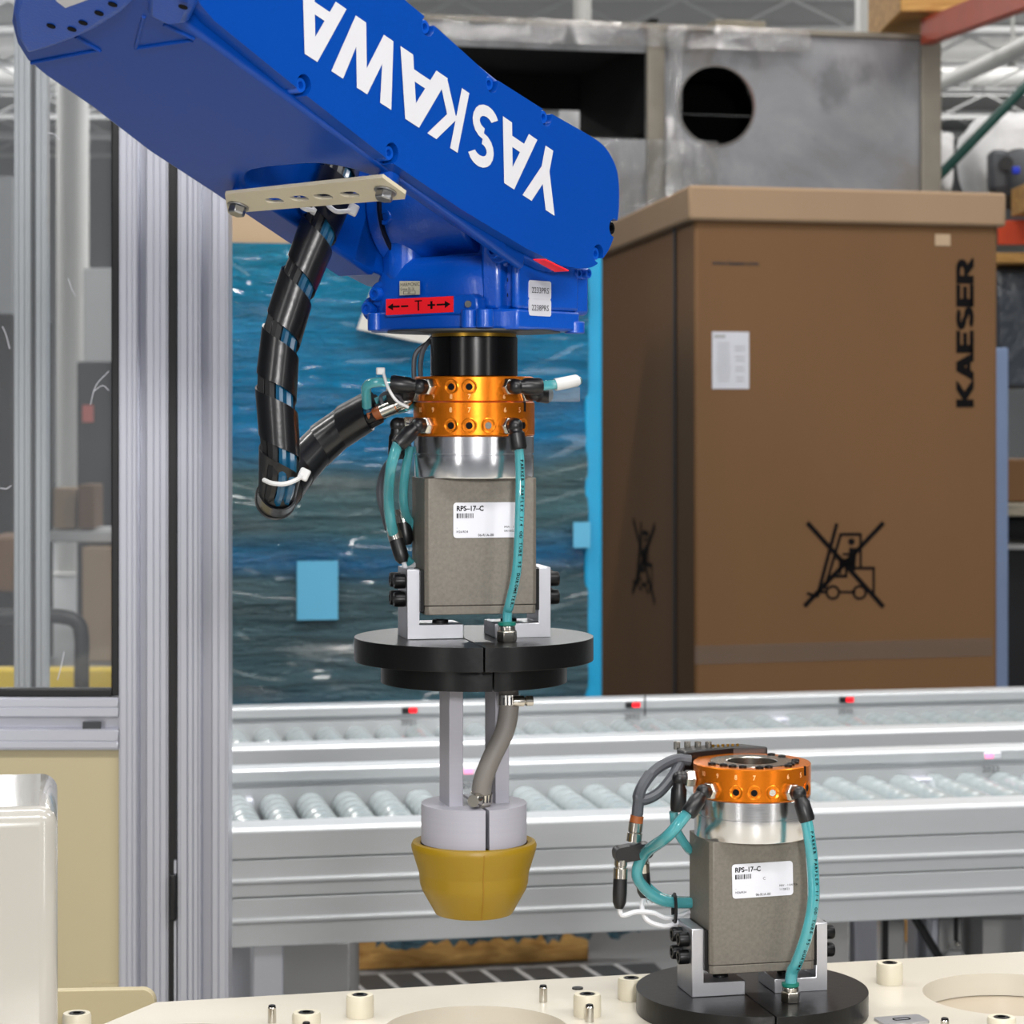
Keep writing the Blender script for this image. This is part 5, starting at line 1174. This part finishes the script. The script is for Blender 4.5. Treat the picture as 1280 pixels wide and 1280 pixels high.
# ================================================================ dress pack
hp = [P(432, 170, 1.955), P(422, 225, 1.935), P(406, 268, 1.925), P(388, 315, 1.92), P(370, 360, 1.915), P(354, 410, 1.91), P(346, 460, 1.905), P(346, 515, 1.90), P(350, 560, 1.90), P(350, 598, 1.905), P(345, 618, 1.925), P(346, 624, 1.955), P(362, 600, 1.985), P(385, 572, 2.0), P(412, 545, 2.005), P(440, 526, 2.0), P(470, 509, 1.99)]
dp = thing('cable_bundle', 'black spiral-wrapped cable bundle looping down beside the robot wrist', 'cable', tuple(hp[1]))
hc = spline(hp, 10); hf = frames(hc); NH = len(hc)
rnd = random.Random(4)
for k, (mname, r0) in enumerate((('black', .0055), ('blue_tube', .0044), ('blue_tube', .0042), ('black', .0048), ('black', .005), ('blue_tube', .0045), ('blue_tube', .0038), ('black', .0052))):
    ang = k/8*6.283
    pts = [p+u*.0098*math.cos(ang+i*.006)+w*.0098*math.sin(ang+i*.006) for i, (p, u, w) in enumerate(hf)][::4]
    obj('inner_line', MB().tube(pts, r0, 8, 3), M[mname], dp)
obj('inner_line', MB().tube([p for p, u, w in hf][::4], .006, 8, 3), M['black'], dp)
Lc = [0]
for i in range(1, NH): Lc.append(Lc[-1]+(hc[i]-hc[i-1]).length)
def hose_at(s):
    s = min(max(s, 0), Lc[-1]-1e-6); i = max(0, min(NH-2, next(j for j in range(NH) if Lc[j] > s)-1)); f = (s-Lc[i])/(Lc[i+1]-Lc[i])
    p, u, w = hf[i]; p2, u2, w2 = hf[i+1]; return p.lerp(p2, f), u.lerp(u2, f).normalized(), w.lerp(w2, f).normalized()
def spiral(s0, s1, pitch, width, r=.0163, a0=0, hand=-1, th=.0014):
    b = MB(); n = int((s1-s0)/pitch*40); rows = []
    for k in range(n+1):
        s = s0+(s1-s0)*k/n; a = a0+hand*2*math.pi*(s-s0)/pitch; row = []
        for off, rr in ((-width/2, r+.0005), (width/2, r-.0004), (width/2, r-.0004-th), (-width/2, r+.0005-th)):
            p, u, w = hose_at(s+off); row.append(p+(u*math.cos(a)+w*math.sin(a))*rr)
        rows.append(row)
    vs = [p for r_ in rows for p in r_]; fs = []
    for k in range(n):
        for j in range(4): fs.append((4*k+j, 4*k+(j+1) % 4, 4*k+4+(j+1) % 4, 4*k+4+j))
    fs += [(0, 3, 2, 1), (4*n, 4*n+1, 4*n+2, 4*n+3)]
    return b.add(vs, fs)
iend = Lc[100]; 
obj('spiral_wrap', spiral(.0, iend, .047, .035, a0=1.2), M['wrap'], dp)
obj('spiral_wrap', spiral(iend+.002, Lc[-1]-.012, .026, .030, a0=.3, r=.0163), M['wrap'], dp)
p, u, w = hose_at(Lc[-1]-.012)
lead = [hc[-1], P(490, 500, 1.99), P(506, 496, 1.99), P(516, 490, 2.0)]
for k, (mn, dz) in enumerate((('teal', .004), ('blue_tube', -.004), ('black', .0), ('teal', -.009))):
    obj('inner_line', MB().tube([q+Vector((0, .006*(k % 2), dz)) for q in lead], .0038, 8), M[mn], dp)
obj('wire_loop', MB().tube([P(478, 505, 1.975), P(476, 496, 1.975), P(484, 491, 1.97), P(497, 494, 1.97), P(503, 503, 1.975)], .0016, 8), M['grey_cable'], dp)
# cable ties
def tie(pts, head, name_parent):
    t_ = obj('cable_tie', MB().tube(pts, .0019, 8), M['white_pl'], name_parent); obj('tie_head', MB().box((0, 0, 0), (.0085, .006, .0095), Matrix.Translation(head) @ Matrix.Rotation(R(25), 4, 'Y')), M['white_pl'], t_, .0015)
tie([P(330, 600, 1.89), P(340, 604, 1.882), P(355, 605, 1.88), P(370, 600, 1.885), P(380, 593, 1.895)], P(380, 593, 1.893), dp)
tie([P(373, 246, 1.93), P(374, 254, 1.91), P(381, 261, 1.905), P(392, 263, 1.908)], P(396, 263, 1.915), dp)
tie([P(407, 246, 1.93), P(410, 256, 1.90), P(420, 264, 1.897), P(432, 264, 1.90), P(440, 262, 1.91)], P(441, 262, 1.908), dp)
